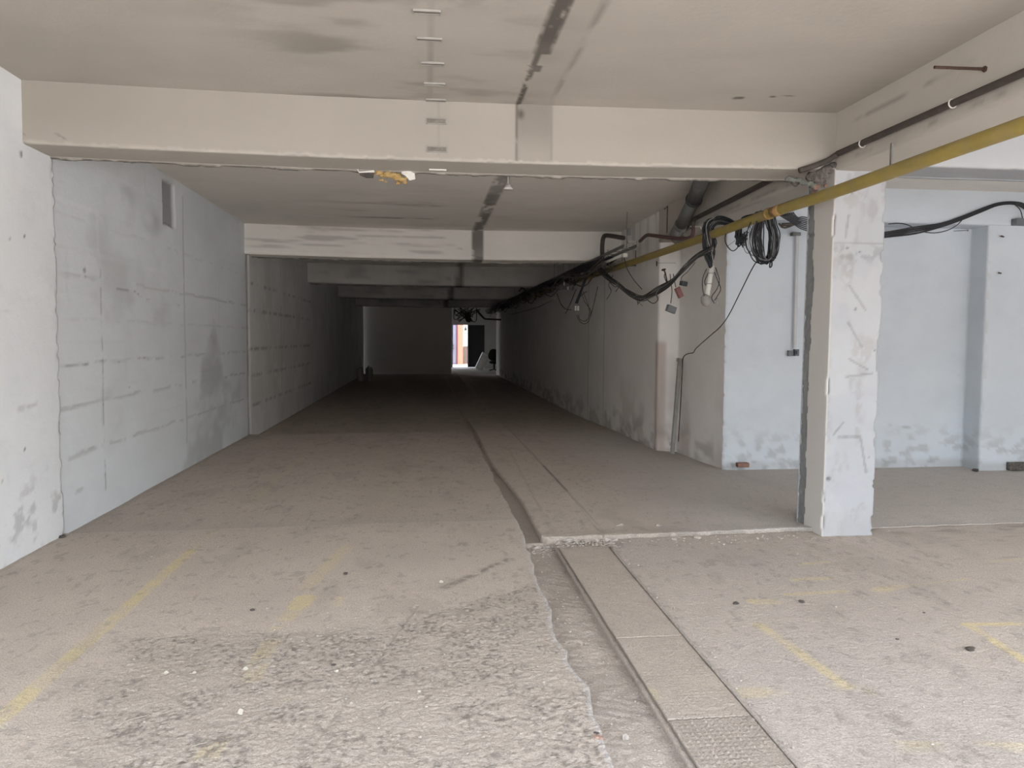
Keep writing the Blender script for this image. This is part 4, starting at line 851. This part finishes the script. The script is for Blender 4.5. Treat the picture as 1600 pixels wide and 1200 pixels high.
# rubble heaped against the ridge
sp = [(836, 846, .028), (848, 843, .022), (861, 846, .025), (884, 841, .04), (899, 842, .03), (912, 840, .028), (926, 838, .03), (941, 839, .035), (955, 838, .022), (969, 823, .035), (1028, 824, .035), (1046, 836, .025), (1085, 838, .03), (872, 849, .018), (850, 851, .02), (831, 842, .025), (905, 832, .02), (918, 846, .018)]
for i, (x, y, s) in enumerate(sp):
    c = P(x, y, Z=-.03 if x > 870 else -.07); zz = -.035 if x > 870 else -.08
    if c.y > 6.0 and y > 830: c.y = min(c.y, 6.02)
    o = MB().rock((c.x, c.y, zz+s*.35), (s, s*.6, s*.5), 80+i, 2, .35).build('rubble_stone', M['grit']); single(o, 'concrete rubble lump lying along the broken ridge across the floor', 'rubble', 'rubble lumps along the ridge')
k = MB(); rn = random.Random(3)
for i in range(900):
    r_ = rn.random()
    if r_ < .30: x, y = rn.uniform(.78, 1.5), rn.gauss(5.93, .06); z = -.035 if x > 1.02 else -.08
    elif r_ < .45: x, y = rn.uniform(1.45, 3.2), rn.gauss(5.98, .09); z = -.035
    elif r_ < .6: x, y = rn.uniform(-1.6, .6), rn.uniform(2.8, 4.8); z = .0
    elif r_ < .75: y = rn.uniform(2.8, 5.9); x = float(np.interp(y, TPP[:, 0], TPP[:, 1]))+abs(rn.gauss(.03, .05)); z = -.035
    elif r_ < .88: x, y = rn.uniform(1.5, 5), rn.uniform(2.8, 6.2); z = -.035
    else: x, y = rn.uniform(.76, .98), rn.uniform(2.7, 5.8); z = -.082
    s = rn.uniform(.002, .0065)*(1.5 if r_ < .4 else 1)
    k.rock((x, y, z+s*.5), (s*1.3, s, s*.7), i, 1, .3)
o = k.build('loose_grit', M['grit']); single(o, 'loose grit and crumbs scattered over the floor and channel', 'grit'); o['kind'] = 'stuff'

# ---- far corridor things
for (x, y, h_, wd), lb in zip(((563, 596, .62, .19), (577, 596, .62, .22)), ('left of two pale canisters by the left wall deep in the dark', 'right of two pale canisters by the left wall deep in the dark')):
    c = P(x, y, Z=-.10); c.z = -.10; t = thing('canister', lb, 'canister', c, 'canisters in the dark corridor')
    MB().tube([c, c+Vector((0, 0, .02)), c+Vector((0, 0, h_*.78)), c+Vector((0, 0, h_*.86)), c+Vector((0, 0, h_*.93))], [wd*.62, wd*.66, wd*.66, wd*.5, wd*.22], 16, 0).build('body', M['chan'], t, True)
    MB().tube([c+Vector((0, 0, h_*.92)), c+Vector((0, 0, h_))], wd*.24, 12, 0).build('cap', M['white'], t, True)
pb = thing('leaning_panel', 'pale panel leaning at an angle beside the far doorway', 'panel', P(752, 578, Z=-.10))
c = P(750, 577, Y=41.5); R_ = Matrix.Rotation(.42, 3, 'Y')@Matrix.Rotation(.25, 3, 'X')
MB().box((c.x+.12, 41.5, .36), (.42, .30, .92), R_, bev=.03).build('body', M['fabric'], pb)
MB().box(Vector((c.x+.12, 41.5, .36))+R_@Vector((.06, -.17, -.1)), (.22, .03, .6), R_, bev=.01).build('front', M['white'], pb)
ch = thing('office_chair', 'dark chair silhouette against the lit wall at the far end', 'chair', (P(772, 578, Y=40).x, 40, -.10))
cx = P(772, 578, Y=40).x
MB().rock((cx, 40.1, .72), (.30, .09, .34), 2, 3, .08).build('backrest', M['chair'], ch, True)
MB().rock((cx, 39.9, .36), (.29, .27, .09), 5, 3, .08).build('seat', M['chair'], ch, True)
MB().tube([(cx, 39.95, .32), (cx, 39.95, 0)], .04, 8, 0).build('post', M['chair'], ch)
for i in range(5):
    a = i*2*math.pi/5; MB().tube([(cx, 39.95, 0), (cx+.28*math.cos(a), 39.95+.28*math.sin(a), -.05)], .022, 6, 0).build('leg', M['chair'], ch)
for o in bpy.data.objects:
    if '_o' in o: del o['_o']
